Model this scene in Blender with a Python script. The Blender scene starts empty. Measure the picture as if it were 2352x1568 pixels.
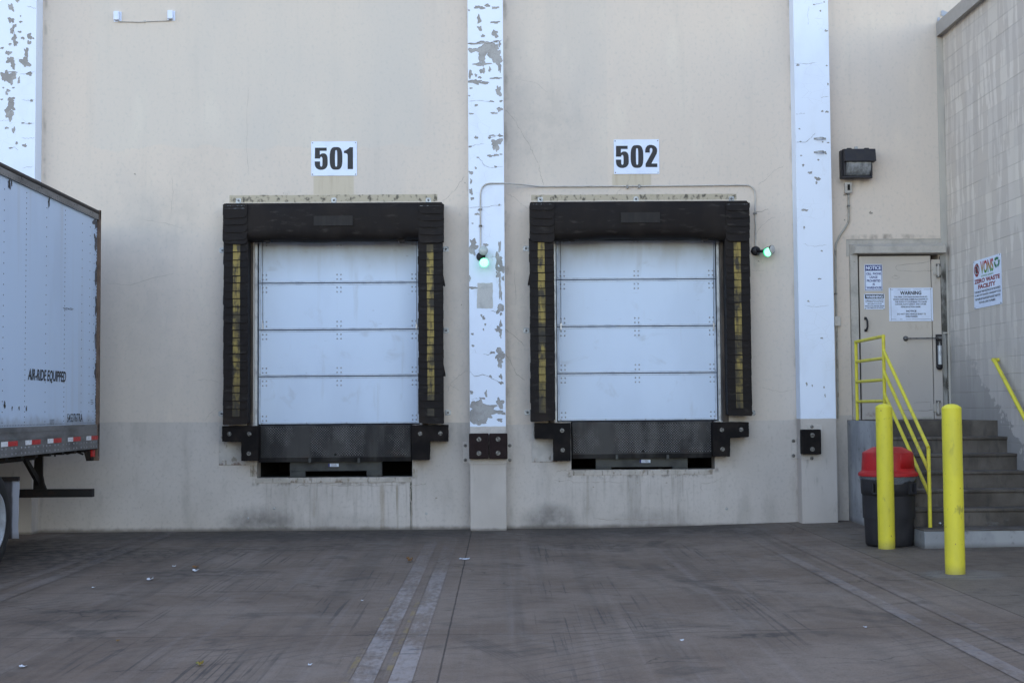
import bpy, math, random
from math import sin, cos, pi, radians, sqrt
from mathutils import Vector, Matrix
random.seed(7)
scn = bpy.context.scene
C = scn.collection

# ---------------------------------------------------------------- camera
FOC, CX, CY = 3100.0, 1176.0, 784.0          # focal length and centre for a 2352 x 1568 picture
CAM = Vector((0.0, -18.02, 1.6))
ROLL = 0.0075
def frame(yaw, pitch, roll):
    fwd = Vector((sin(yaw)*cos(pitch), cos(yaw)*cos(pitch), sin(pitch)))
    rt = Vector((cos(yaw), -sin(yaw), 0)); up = rt.cross(fwd)
    return cos(roll)*rt - sin(roll)*up, sin(roll)*rt + cos(roll)*up, fwd
yaw, pitch = .01, .05
for _ in range(40):                            # perpendiculars of the wall vanish at (1147, 937)
    r_, u_, f_ = frame(yaw, pitch, ROLL)
    d = Vector((0, 1, 0))
    yaw += (CX + FOC*d.dot(r_)/d.dot(f_) - 1147)/FOC
    pitch -= (937 - (CY - FOC*d.dot(u_)/d.dot(f_)))/FOC*-1
RT, UP, FW = frame(yaw, pitch, ROLL)
cd = bpy.data.cameras.new('camera'); cam = bpy.data.objects.new('camera', cd); C.objects.link(cam)
cam.matrix_world = Matrix(((RT.x, UP.x, -FW.x, CAM.x), (RT.y, UP.y, -FW.y, CAM.y), (RT.z, UP.z, -FW.z, CAM.z), (0, 0, 0, 1)))
cd.sensor_width = 36; cd.lens = FOC/2352*36; cd.clip_end = 2000; cd.clip_start = .1
scn.camera = cam
scn.render.resolution_x = 1024; scn.render.resolution_y = 682

def W(px, py, Y=0.0):
    """point of the photograph (2352 px wide) on the plane at depth Y -> (X, Z)"""
    d = FW*FOC + RT*(px-CX) - UP*(py-CY)
    t = (Y-CAM.y)/d.y
    p = CAM + d*t
    return p.x, p.z

# ---------------------------------------------------------------- light
SUN_EL, SUN_ROT = 24, 14
w = bpy.data.worlds.new('World'); scn.world = w; w.use_nodes = True
nt = w.node_tree; bg = nt.nodes['Background']
sky = nt.nodes.new('ShaderNodeTexSky'); sky.sky_type = 'NISHITA'; sky.sun_disc = False
sky.sun_elevation = radians(SUN_EL); sky.sun_rotation = radians(SUN_ROT)
tn = nt.nodes.new('ShaderNodeMix'); tn.data_type = 'RGBA'; tn.blend_type = 'MULTIPLY'; tn.inputs[0].default_value = 1
tn.inputs[7].default_value = (1.19, 1.03, .95, 1); nt.links.new(sky.outputs[0], tn.inputs[6]); nt.links.new(tn.outputs[2], bg.inputs[0]); bg.inputs[1].default_value = .13
sl = bpy.data.lights.new('sun', 'SUN'); sl.energy = 3.2; sl.angle = radians(.5); sl.color = (1, .94, .86)
so = bpy.data.objects.new('sun', sl); C.objects.link(so)
sd = Vector((sin(radians(SUN_ROT))*cos(radians(SUN_EL)), cos(radians(SUN_ROT))*cos(radians(SUN_EL)), sin(radians(SUN_EL))))
so.rotation_euler = sd.to_track_quat('Z', 'Y').to_euler(); so.location = (0, 30, 40)
scn.view_settings.view_transform = 'Standard'; scn.view_settings.look = 'None'
scn.view_settings.exposure = 2.2; scn.view_settings.gamma = 1

# ---------------------------------------------------------------- node helpers
class V:
    def __init__(s, g, k): s.g = g; s.k = k
    def __add__(s, o): return s.g.m('ADD', s, o)
    __radd__ = __add__
    def __sub__(s, o): return s.g.m('SUBTRACT', s, o)
    def __rsub__(s, o): return s.g.m('SUBTRACT', o, s)
    def __mul__(s, o): return s.g.m('MULTIPLY', s, o)
    __rmul__ = __mul__
    def __truediv__(s, o): return s.g.m('DIVIDE', s, o)
class G:
    def __init__(g, nt):
        g.nt = nt
        geo = g.n('ShaderNodeNewGeometry'); g.pos = geo.outputs['Position']; g.nor = geo.outputs['Normal']
        sp = g.n('ShaderNodeSeparateXYZ'); g.nt.links.new(g.pos, sp.inputs[0])
        g.X, g.Y, g.Z = [V(g, o) for o in sp.outputs]
    def n(g, t): return g.nt.nodes.new(t)
    def put(g, sock, v):
        if isinstance(v, V): g.nt.links.new(v.k, sock)
        elif isinstance(v, bpy.types.NodeSocket): g.nt.links.new(v, sock)
        elif isinstance(v, (tuple, list)): sock.default_value = (*v, 1) if len(v) == 3 and sock.type == 'RGBA' else v
        elif sock.type == 'RGBA': sock.default_value = (v, v, v, 1)
        else: sock.default_value = v
    def m(g, op, a, b=0.0, c=None):
        n = g.n('ShaderNodeMath'); n.operation = op; g.put(n.inputs[0], a); g.put(n.inputs[1], b)
        if c is not None: g.put(n.inputs[2], c)
        return V(g, n.outputs[0])
    def mx(g, a, b): return g.m('MAXIMUM', a, b)
    def mn(g, a, b): return g.m('MINIMUM', a, b)
    def ab(g, a): return g.m('ABSOLUTE', a)
    def ss(g, v, a, b, lo=0.0, hi=1.0):            # smooth step
        n = g.n('ShaderNodeMapRange'); n.interpolation_type = 'SMOOTHSTEP'
        g.put(n.inputs[0], v); g.put(n.inputs[1], a); g.put(n.inputs[2], b); g.put(n.inputs[3], lo); g.put(n.inputs[4], hi)
        return V(g, n.outputs[0])
    def vec(g, sx=1, sy=1, sz=1, off=(0, 0, 0)):
        n = g.n('ShaderNodeMapping'); g.nt.links.new(g.pos, n.inputs[0])
        n.inputs['Scale'].default_value = (sx, sy, sz); n.inputs['Location'].default_value = off
        return n.outputs[0]
    def noise(g, scale, st=(1, 1, 1), det=3, off=(0, 0, 0), dist=0, rough=.55):
        n = g.n('ShaderNodeTexNoise'); g.nt.links.new(g.vec(*st, off), n.inputs['Vector'])
        n.inputs['Scale'].default_value = scale; n.inputs['Detail'].default_value = det
        n.inputs['Distortion'].default_value = dist; n.inputs['Roughness'].default_value = rough
        return V(g, n.outputs[0])
    def voro(g, scale, st=(1, 1, 1), feat='F1', off=(0, 0, 0)):
        n = g.n('ShaderNodeTexVoronoi'); n.feature = feat; g.nt.links.new(g.vec(*st, off), n.inputs['Vector'])
        n.inputs['Scale'].default_value = scale
        return V(g, n.outputs['Distance'])
    def mix(g, a, b, f, mode='MIX'):
        n = g.n('ShaderNodeMix'); n.data_type = 'RGBA'; n.blend_type = mode
        g.put(n.inputs[0], f); g.put(n.inputs[6], a); g.put(n.inputs[7], b)
        return V(g, n.outputs[2])
    def band(g, v, a, b, s):                       # 1 between a and b with soft ends
        return g.ss(v, a-s, a+s)*g.ss(v, b-s, b+s, 1, 0)
    def rect(g, x0, x1, z0, z1, s=.01, sx=None):
        return g.band(g.X, x0, x1, sx or s)*g.band(g.Z, z0, z1, s)
    def blob(g, x, z, rx, rz, s0=.3, s1=1.0):
        a = (g.X-x)/rx; b = (g.Z-z)/rz
        return g.ss(a*a+b*b, s0, s1, 1, 0)
    def blobg(g, x, y, rx, ry, s0=.3, s1=1.0):
        a = (g.X-x)/rx; b = (g.Y-y)/ry
        return g.ss(a*a+b*b, s0, s1, 1, 0)
MATS = {}
def mat(name, fn, rough=.6, metal=0.0, spec=.4):
    m = bpy.data.materials.new(name); m.use_nodes = True
    g = G(m.node_tree); b = m.node_tree.nodes['Principled BSDF']
    r = fn(g) if callable(fn) else {'c': fn}
    g.put(b.inputs['Base Color'], r['c'])
    g.put(b.inputs['Roughness'], r.get('r', rough)); g.put(b.inputs['Metallic'], r.get('m', metal))
    b.inputs['Specular IOR Level'].default_value = r.get('s', spec)
    if 'h' in r:
        bn = g.n('ShaderNodeBump'); bn.inputs['Strength'].default_value = r.get('bs', .5)
        bn.inputs['Distance'].default_value = r.get('bd', .01)
        g.put(bn.inputs['Height'], r['h']); g.nt.links.new(bn.outputs[0], b.inputs['Normal'])
    if 'e' in r:
        g.put(b.inputs['Emission Color'], r['e']); b.inputs['Emission Strength'].default_value = r.get('es', 1)
    if 't' in r: b.inputs['Transmission Weight'].default_value = r['t']
    if 'a' in r: g.put(b.inputs['Alpha'], r['a'])
    MATS[name] = m
    return m
def worn(name, c, c2, scale=6, lo=.5, hi=.75, rough=.55, metal=0.0, spec=.4, st=(1, 1, 1), bump=0, fine=.12):
    def fn(g):
        n = g.noise(scale, st, 5); f = g.ss(n, lo, hi)
        col = g.mix(c, c2, f)
        n2 = g.noise(scale*9, st, 4, (3, 1, 7))
        col = g.mix(col, (0, 0, 0), g.ss(n2, .35, .8, 0, fine))
        r = {'c': col, 'r': f*.15+rough}
        if bump: r['h'] = n2; r['bd'] = bump; r['bs'] = .6
        return r
    return mat(name, fn, rough, metal, spec)

# ---------------------------------------------------------------- mesh helpers
class MB:
    def __init__(s): s.v = []; s.f = []; s.mi = []; s.sm = []
    def add(s, vs, fs, mi=0, sm=False):
        b = len(s.v); s.v += [tuple(p) for p in vs]
        for f in fs: s.f.append([b+i for i in f]); s.mi.append(mi); s.sm.append(sm)
        return s
    def box(s, x0, x1, y0, y1, z0, z1, mi=0):
        x0, x1 = sorted((x0, x1)); y0, y1 = sorted((y0, y1)); z0, z1 = sorted((z0, z1))
        return s.add([(x, y, z) for z in (z0, z1) for y in (y0, y1) for x in (x0, x1)],
                     [(0, 2, 3, 1), (4, 5, 7, 6), (0, 1, 5, 4), (2, 6, 7, 3), (0, 4, 6, 2), (1, 3, 7, 5)], mi)
    def prism(s, pts, y0, y1, mi=0, axis='y', sm=False):
        """polygon of (a, z) points extruded; axis y: a = x; axis x: a = y"""
        n = len(pts)
        P = (lambda a, z, t: (a, t, z)) if axis == 'y' else ((lambda a, z, t: (t, a, z)) if axis == 'x' else (lambda a, b, t: (a, b, t)))
        s.add([P(a, z, y0) for a, z in pts], [list(range(n))], mi)
        s.add([P(a, z, y1) for a, z in pts], [list(range(n))[::-1]], mi)
        s.add([P(a, z, y0) for a, z in pts]+[P(a, z, y1) for a, z in pts],
              [(i, i+n, (i+1) % n+n, (i+1) % n) for i in range(n)], mi, sm)
        return s
    def flat(s, pts, mi=0): return s.add(pts, [list(range(len(pts)))], mi)
    def tube(s, path, r, mi=0, n=14, caps=True, rs=None):
        P = [Vector(p) for p in path]; vs = []; fs = []
        ref = None
        for i, p in enumerate(P):
            if i == 0: t = P[1]-P[0]
            elif i == len(P)-1: t = P[-1]-P[-2]
            else: t = (P[i+1]-P[i]).normalized()+(P[i]-P[i-1]).normalized()
            t.normalize()
            if ref is None:
                ref = Vector((0, 0, 1)) if abs(t.z) < .9 else Vector((1, 0, 0))
            a = t.cross(ref).normalized(); b = a.cross(t).normalized(); ref = b
            k = 1.0
            if 0 < i < len(P)-1:
                c = max(.3, t.dot((P[i+1]-P[i]).normalized())); k = 1/c if c > .6 else 1.4
            rr = rs[i] if rs else r
            for j in range(n):
                q = 2*pi*j/n
                vs.append(p+(a*cos(q)+b*sin(q))*rr)
        for i in range(len(P)-1):
            for j in range(n):
                fs.append((i*n+j, i*n+(j+1) % n, (i+1)*n+(j+1) % n, (i+1)*n+j))
        s.add(vs, fs, mi, True)
        if caps:
            s.add(vs[:n], [list(range(n))], mi); s.add(vs[-n:], [list(range(n))[::-1]], mi)
        return s
    def lathe(s, prof, c=(0, 0, 0), ax=(0, 0, 1), n=32, mi=0, sm=True):
        """profile of (radius, height) turned round the axis"""
        ax = Vector(ax).normalized(); c = Vector(c)
        a = ax.cross(Vector((0, 0, 1)) if abs(ax.z) < .9 else Vector((1, 0, 0))).normalized(); b = ax.cross(a)
        vs = []; fs = []
        for r, h in prof:
            for j in range(n):
                q = 2*pi*j/n; vs.append(c+ax*h+(a*cos(q)+b*sin(q))*max(r, 1e-4))
        for i in range(len(prof)-1):
            for j in range(n): fs.append((i*n+j, i*n+(j+1) % n, (i+1)*n+(j+1) % n, (i+1)*n+j))
        return s.add(vs, fs, mi, sm)
    def bolt(s, x, y, z, r, ax=(0, -1, 0), mi=0, washer=True):
        if washer: s.lathe([(r, 0), (r, r*.18), (r*.62, r*.2)], (x, y, z), ax, 14, mi, False)
        s.lathe([(r*.6, r*.18), (r*.58, r*.6), (r*.3, r*.72), (0, r*.72)], (x, y, z), ax, 6 if washer else 10, mi, False)
        return s
    def rivet(s, x, y, z, r, ax=(0, -1, 0), mi=0):
        return s.lathe([(r, 0), (r*.8, r*.45), (r*.4, r*.65), (0, r*.7)], (x, y, z), ax, 8, mi, True)
    def build(s, name, mats, parent=None, origin=None, bevel=0, seg=2):
        o0 = Vector(origin) if origin is not None else (Vector(parent['_o']) if parent is not None else Vector((0, 0, 0)))
        me = bpy.data.meshes.new(name)
        me.from_pydata([tuple(Vector(p)-o0) for p in s.v], [], s.f)
        if not isinstance(mats, (list, tuple)): mats = [mats]
        for m in mats: me.materials.append(m if not isinstance(m, str) else MATS[m])
        me.polygons.foreach_set('material_index', s.mi); me.polygons.foreach_set('use_smooth', s.sm)
        me.update()
        o = bpy.data.objects.new(name, me); C.objects.link(o)
        o['_o'] = tuple(o0)
        if parent is not None: o.parent = parent
        else: o.location = o0
        if bevel:
            b = o.modifiers.new('bevel', 'BEVEL'); b.width = bevel; b.segments = seg; b.limit_method = 'ANGLE'; b.angle_limit = radians(40)
        return o
def thing(name, label, cat, loc, group=None):
    o = bpy.data.objects.new(name, None); C.objects.link(o); o.location = loc; o['_o'] = tuple(loc)
    o.empty_display_size = .2
    return tag(o, label, cat, group)
def tag(o, label, cat, group=None, kind=None):
    o['label'] = label; o['category'] = cat
    if group: o['group'] = group
    if kind: o['kind'] = kind
    return o
def jag(cx, cz, rx, rz, rnd, n=34, rough=.42):
    """ragged outline like a flake of paint"""
    ph = [rnd.uniform(0, 2*pi) for _ in range(7)]; am = [rough*.55, rough*.6, rough*.5, rough*.35, rough*.3, rough*.22, rough*.18]
    pts = []
    for i in range(n):
        q = 2*pi*i/n
        r = 1+sum(am[k]*sin((k+2)*q*1.0+ph[k]) for k in range(7))*.75+rnd.uniform(-.12, .12)
        r = max(.22, r)
        pts.append((cx+rx*r*cos(q), cz+rz*r*sin(q)))
    return pts
def ribbon(pts, wd, rnd, sub=4, jit=.006):
    """thin ragged strip along a polyline: list of quads (a, z)"""
    P = []
    for (a, b), (c, d) in zip(pts, pts[1:]):
        for k in range(sub):
            t = k/sub; P.append((a+(c-a)*t+rnd.uniform(-jit, jit)*(k > 0), b+(d-b)*t+rnd.uniform(-jit, jit)*(k > 0)))
    P.append(pts[-1]); out = []
    L = []; R = []
    for i, (x, z) in enumerate(P):
        x2, z2 = P[min(i+1, len(P)-1)]; x1, z1 = P[max(i-1, 0)]
        dx, dz = x2-x1, z2-z1; l = sqrt(dx*dx+dz*dz) or 1
        ww = wd*rnd.uniform(.35, 1.3)*(.3 if i in (0, len(P)-1) else 1)
        L.append((x-dz/l*ww/2, z+dx/l*ww/2)); R.append((x+dz/l*ww/2, z-dx/l*ww/2))
    for i in range(len(P)-1): out.append([L[i], L[i+1], R[i+1], R[i]])
    return out
def textmesh(body, bold=0.0, shear=0.0, spacing=1.0):
    cu = bpy.data.curves.new('t', 'FONT'); cu.body = body; cu.offset = bold; cu.shear = shear; cu.space_character = spacing
    cu.resolution_u = 3
    ob = bpy.data.objects.new('t', cu); C.objects.link(ob); bpy.context.view_layer.update()
    me = bpy.data.meshes.new_from_object(ob.evaluated_get(bpy.context.evaluated_depsgraph_get()))
    vs = [(v.co.x, v.co.y) for v in me.vertices]; fs = [list(p.vertices) for p in me.polygons]
    bpy.data.objects.remove(ob); bpy.data.curves.remove(cu); bpy.data.meshes.remove(me)
    return vs, fs
def letter(mb, body, a0, a1, b0, b1, mp, bold=0.0, shear=0.0, mi=0, spacing=1.0):
    """fit a line of lettering into the box a0..a1 by b0..b1 of a surface; mp maps (a, b) to a point"""
    vs, fs = textmesh(body, bold, shear, spacing)
    xs = [v[0] for v in vs]; ys = [v[1] for v in vs]; X0, X1, Y0, Y1 = min(xs), max(xs), min(ys), max(ys)
    mb.add([mp(a0+(x-X0)/(X1-X0)*(a1-a0), b0+(y-Y0)/(Y1-Y0)*(b1-b0)) for x, y in vs], fs, mi)

# ---------------------------------------------------------------- materials
def px(x): return (x-1147)/172.2          # photograph column -> X on the wall
def pz(x, y): return W(x, y)[1]
D1, D2 = [px(583), px(966)], [px(1272), px(1656)]
def cream(g):
    n1 = g.noise(.55, (1, 1, .55), 4); n2 = g.noise(2.2, (1, 1, .35), 5, (5, 0, 2)); n3 = g.noise(45, (1, 1, 1), 3)
    streak = g.noise(5.5, (1, 1, .07), 4, (9, 0, 0))
    c = g.mix((.668, .574, .487), (.615, .543, .475), g.ss(n1, .42, .62))
    c = g.mix(c, (.72, .635, .53), g.ss(n2, .55, .75, 0, .55))
    c = g.mix(c, (.45, .42, .37), g.ss(streak, .52, .8, 0, .22)); c = g.mix(c, (.42, .40, .36), g.ss(g.noise(24, (1, 1, .8), 6, (4, 4, 1)), .5, .72, 0, .28))
    # broad repainted areas with roller edges
    edge = g.noise(1.6, (1, 1, 1), 3, (1, 2, 3))*.35
    rep = g.ss(g.Z+edge, 5.28, 5.31)*g.ss(g.X, px(190), px(230))*g.ss(g.X, px(960), px(985), 1, 0)
    c = g.mix(c, (.57, .55, .50), rep*.28)
    rep2 = g.ss(g.Z+edge*.4, 4.55, 4.57)*g.ss(g.X, px(1162), px(1165))*g.ss(g.X, px(1400), px(1404), 1, 0)
    c = g.mix(c, (.47, .455, .42), rep2*.12)
    # soot clouds
    for (x, y, rx, rz, a) in ((385, 505, .38, .35, .28), (1255, 290, .5, .5, .3), (460, 410, .35, .5, .16), (300, 620, .5, 1.0, .2), (1180, 250, .25, .9, .25), (1195, 800, .2, 1.4, .22), (1060, 760, .16, 1.6, .18), (395, 780, .9, .8, .14)):
        b = g.blob(px(x), pz(x, y), rx*1.5, rz*1.5, 0, 1)
        c = g.mix(c, (.25, .25, .24), b*g.ss(g.noise(5, (1, 1, 1), 5, (x*.01, 0, 0)), .35, .65, .35, 1)*(a*.7))
    # beige drip panels under the number signs
    for (a, b2, t, bo) in ((721, 814, 404, 448), (1412, 1502, 400, 428)):
        dr = g.rect(px(a), px(b2), pz(a, bo), pz(a, t), .012)
        c = g.mix(c, g.mix((.52, .45, .33), (.40, .32, .21), g.ss(g.noise(14, (1, 1, .08), 3), .5, .75)), dr*.7)
    # unpainted strips above the dock seals
    for (a, b2, t, bo) in ((527, 1007, 448, 466), (1224, 1700, 447, 462)):
        wob = (g.noise(9, (1, 1, 1), 2)-.5)*.02
        dr = g.ss(g.X, px(a)-.004, px(a)+.004)*g.ss(g.X, px(b2)-.004, px(b2)+.004, 1, 0)*g.ss(g.Z+wob, pz(765 if a < 900 else 1450, bo), pz(765 if a < 900 else 1450, bo)+.02)*g.ss(g.Z+wob, pz(765 if a < 900 else 1450, t), pz(765 if a < 900 else 1450, t)+.005, 1, 0)
        mould = g.ss(g.noise(16, (1, 1, .8), 6, (2, 2, 2)), .5, .66)
        c = g.mix(c, g.mix((.46, .40, .30), (.10, .09, .07), mould), dr*.95)
    # dirt bleeding round bumpers, canopy and lamp
    for (x, y, rx, rz, a) in ((545, 1010, .5, .35, .5), (1000, 1020, .32, .32, .5), (1260, 1010, .4, .35, .4), (1690, 1010, .35, .35, .45), (1970, 412, .3, .14, .45), (2055, 545, .75, .06, .6), (2180, 760, .07, 1.9, .45), (1752, 590, .12, .3, .35)):
        b = g.blob(px(x), pz(x, y), rx, rz, 0, 1)
        c = g.mix(c, (.09, .075, .06), b*g.ss(g.noise(9, (1, 1, .5), 5, (x*.02, 0, 0)), .35, .7)*a)
    # the grey band along the foot of the wall
    zb = g.ss(g.X, px(230), px(1080), 1.452, 1.415)
    zb = g.mix(zb, g.ss(g.X, px(1160), px(1830), 1.378, 1.415), g.ss(g.X, -.3, -.2))
    zb = g.mix(zb, 1.475, g.ss(g.X, 4.2, 4.25))
    lo = g.ss(g.Z-zb+(g.noise(2.2, (1, 1, 1), 3, (6, 6, 1))-.5)*.03+(g.noise(40, (1, 1, 1), 3)-.5)*.01, -.005, .005, 1, 0)
    sep = g.n('ShaderNodeSeparateColor')
    gr = g.mix((.51, .462, .42), (.56, .51, .468), g.ss(g.noise(1.1, (1, 1, 1), 4, (7, 7, 7)), .4, .65))
    gr = g.mix(gr, (.36, .325, .29), g.ss(g.noise(4.5, (1, 1, .3), 6, (3, 3, 9)), .48, .74, 0, .5)); gr = g.mix(gr, (.30, .28, .25), g.ss(g.noise(26, (1, 1, .8), 6, (4, 9, 1)), .5, .72, 0, .3))
    # rusty and mossy runs
    for (x, wd, a, t, b2, col) in ((878, .05, .4, 1110, 1212, (.26, .19, .11)), (912, .022, .55, 1112, 1212, (.2, .16, .09)), (944, .02, .95, 1105, 1213, (.035, .04, .02)), (722, .03, .25, 1104, 1180, (.25, .19, .13)), (1348, .03, .25, 1090, 1205, (.24, .19, .13)), (1452, .12, .35, 1085, 1200, (.22, .2, .17)), (1560, .08, .3, 1085, 1200, (.22, .19, .16)), (1240, .1, .2, 1100, 1200, (.2, .2, .2))):
        ns = g.noise(12, (1, 1, .12), 4, (x*.03, 0, 0)); b = g.ss(g.ab(g.X-px(x)+(ns-.5)*.03), wd*.3, wd, 1, 0)*g.band(g.Z, pz(x, b2)-.05, pz(x, t), .05)
        gr = g.mix(gr, col, b*g.ss(ns, .38, .6, .25, 1)*a)
    for (a_, b_, yt_, yb_) in ((586, 948, 1096, 1108), (1306, 1642, 1078, 1091)):
        ed = g.rect(px(a_)-.03, px(b_)+.05, pz((a_+b_)/2, yb_)-.035, pz((a_+b_)/2, yt_)+.02, .03)
        gr = g.mix(gr, (.08, .065, .05), ed*g.ss(g.noise(13, (1, 1, .7), 6, (8, 8, 1)), .47, .66)*.5)
    st2 = g.noise(22, (1, 1, .06), 4, (1, 8, 1))
    und = g.mx(g.band(g.X, px(590), px(960), .15), g.band(g.X, px(1300), px(1650), .15))
    gr = g.mix(gr, (.17, .145, .11), und*g.ss(st2, .5, .72, 0, .5)*g.ss(g.Z, 0, .85, .25, 1))
    for (x, y, rx, rz, a) in ((600, 1196, .45, .13, .85), (1262, 1190, .32, .13, .85), (1500, 1190, .5, .1, .4), (800, 1200, .5, .1, .35)):
        gr = g.mix(gr, (.06, .054, .05), g.blob(px(x), pz(x, y)-.06, rx*1.5, rz*2.4, 0, 1)*g.ss(g.noise(5, (1, 1, 1), 5, (x*.01, 3, 0)), .3, .7, .4, 1)*a*.75)
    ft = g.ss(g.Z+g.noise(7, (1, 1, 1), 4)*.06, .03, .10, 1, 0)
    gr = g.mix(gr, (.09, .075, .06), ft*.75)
    c = g.mix(c, gr, lo)
    # speckled grime close to the corners of pilasters
    cn = g.mx(g.mx(g.ss(g.ab(g.X-.11), 0, .09, 1, 0), g.ss(g.ab(g.X+.38), 0, .06, 1, 0)), g.mx(g.ss(g.ab(g.X-3.97), 0, .05, 1, 0), g.ss(g.ab(g.X+6.08), 0, .04, 1, 0)))
    c = g.mix(c, (.16, .145, .12), cn*g.ss(g.noise(6, (1, 1, .5), 6, (4, 4, 4)), .45, .7)*.5)
    dots = g.ss(g.voro(9, (1, 1, 1), 'F1', (.3, .1, .2)), .02, .035, 1, 0)*g.ss(g.noise(3.1, (1, 1, 1), 1, (8, 2, 1)), .58, .6)
    c = g.mix(c, (.08, .06, .05), dots*.8)
    return {'c': c, 'r': .85, 'h': n3*.35+n2*.6, 'bd': .006, 'bs': .35, 's': .2}
mat('cream_wall', cream)
def whitep(g):
    n = g.noise(3, (1, 1, .5), 5); n2 = g.noise(60, (1, 1, 1), 2)
    c = g.mix((.76, .82, .93), (.69, .735, .82), g.ss(n, .5, .72, 0, .6))
    hair = g.ss(g.voro(5.5, (1, 1, 1.6), 'DISTANCE_TO_EDGE'), .0, .006, 1, 0)*g.ss(g.noise(2.2, (1, 1, 1), 2, (5, 5, 5)), .52, .6)
    c = g.mix(c, (.35, .33, .31), hair*.55)
    grime = g.ss(g.noise(7, (1, 1, .6), 6, (1, 1, 5)), .56, .72)*g.mx(g.blob(-.13, 3.35, .35, .45, 0, 1), g.blob(4.3, 4.5, .3, .5, 0, 1)*.6)
    c = g.mix(c, (.45, .43, .40), grime*.6)
    zb = g.mix(1.36, 1.43, g.ss(g.X, 2, 3))
    lo = g.ss(g.Z+(g.noise(6, (1, 1, 1), 4)-.5)*.02, zb-.003, zb+.003, 1, 0)
    gr = g.mix((.53, .48, .435), (.47, .425, .385), g.ss(g.noise(2.5, (1, 1, .6), 5, (2, 2, 2)), .4, .7))
    gr = g.mix(gr, (.22, .2, .17), g.ss(g.noise(14, (1, 1, .25), 5, (6, 6, 2)), .6, .8, 0, .5))
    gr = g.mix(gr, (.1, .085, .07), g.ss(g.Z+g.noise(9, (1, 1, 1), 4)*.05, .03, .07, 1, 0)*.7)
    c = g.mix(c, gr, lo)
    return {'c': c, 'r': .75, 'h': n2*.3+n, 'bd': .005, 'bs': .35, 's': .25}
mat('white_paint', whitep)
def chipc(g):
    n = g.noise(6, (1, 1, 1), 5); n2 = g.noise(70, (1, 1, 1), 3)
    return {'c': g.mix(g.mix((.30, .285, .27), (.40, .385, .37), g.ss(n, .4, .65)), (.2, .19, .18), g.ss(n2, .5, .75, 0, .5)), 'r': .9, 'h': n2, 'bd': .003}
mat('bare_concrete', chipc)
worn('cream_patch', (.52, .505, .48), (.43, .42, .40), 9, .5, .7, .8)
mat('crack', (.11, .09, .075), .95)  # cracks, and the painted shadow edge of the pilaster chips
mat('wall_crack', (.33, .285, .24), .95)
def blocks(g):
    cs = g.n('ShaderNodeTexBrick'); cb = g.n('ShaderNodeCombineXYZ')
    g.put(cb.inputs[0], g.Y); g.put(cb.inputs[1], g.Z+.075); g.nt.links.new(cb.outputs[0], cs.inputs['Vector'])
    cs.inputs['Scale'].default_value = 1; cs.inputs['Brick Width'].default_value = .405; cs.inputs['Row Height'].default_value = .2035
    cs.inputs['Mortar Size'].default_value = .0045; cs.inputs['Mortar Smooth'].default_value = .3; cs.offset = .5
    cs.inputs['Color1'].default_value = (.5, .5, .5, 1); cs.inputs['Color2'].default_value = (.38, .38, .38, 1)
    mor = V(g, cs.outputs['Fac'])
    hor = g.ss(g.ab(g.m('FRACT', (g.Z+.075)/.2035)-.5), .472, .49)
    mor = g.mx(mor*g.ss(g.noise(2.5, (1, 1, 1), 2), .52, .7, .0, .22), hor*g.ss(g.noise(1.3, (1, 1, 3), 3, (4, 4, 4)), .42, .62, .18, .85))
    n = g.noise(1.6, (1, 1, .35), 5); s = g.noise(4.0, (1, 1.8, .22), 5, (2, 0, 0)); rag = g.noise(5, (1, 1, 1), 5, (2, 9, 9))
    c = g.mix((.63, .57, .50), (.68, .62, .555), g.ss(n, .4, .6))
    pat = g.ss(s*.7+n*.3+rag*.12, .55, .575)
    c = g.mix(c, (.50, .44, .385), pat*.7); blk = g.n('ShaderNodeSeparateColor'); g.put(blk.inputs[0], cs.outputs['Color']); c = g.mix(c, (.48, .435, .40), g.ss(V(g, blk.outputs[0]), .38, .5, .45, 0))
    pat2 = g.ss(g.noise(2.2, (1, 1.6, .3), 5, (6, 3, 1), 0, .65), .57, .61)
    c = g.mix(c, (.46, .415, .375), pat2*.4)
    low = g.ss(g.Z, .9, 3.0, 1, 0)
    c = g.mix(c, (.46, .43, .41), low*.6)
    # damp peeling paint above the stairs
    pe = g.ss(g.Z+(g.noise(7, (1, 1, 1.5), 6, (1, 1, 1))-.5)*.75-g.Y*.655, 2.66, 2.72, 1, 0)*low
    c = g.mix(c, (.20, .195, .19), pe*.7)
    c = g.mix(c, (.33, .29, .25), mor*.36)
    return {'c': c, 'r': .85, 'h': (mor*-1.0)+g.noise(40, (1, 1, 1), 3)*.15, 'bd': .008, 'bs': .7, 's': .2}
mat('block_wall', blocks)
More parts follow.
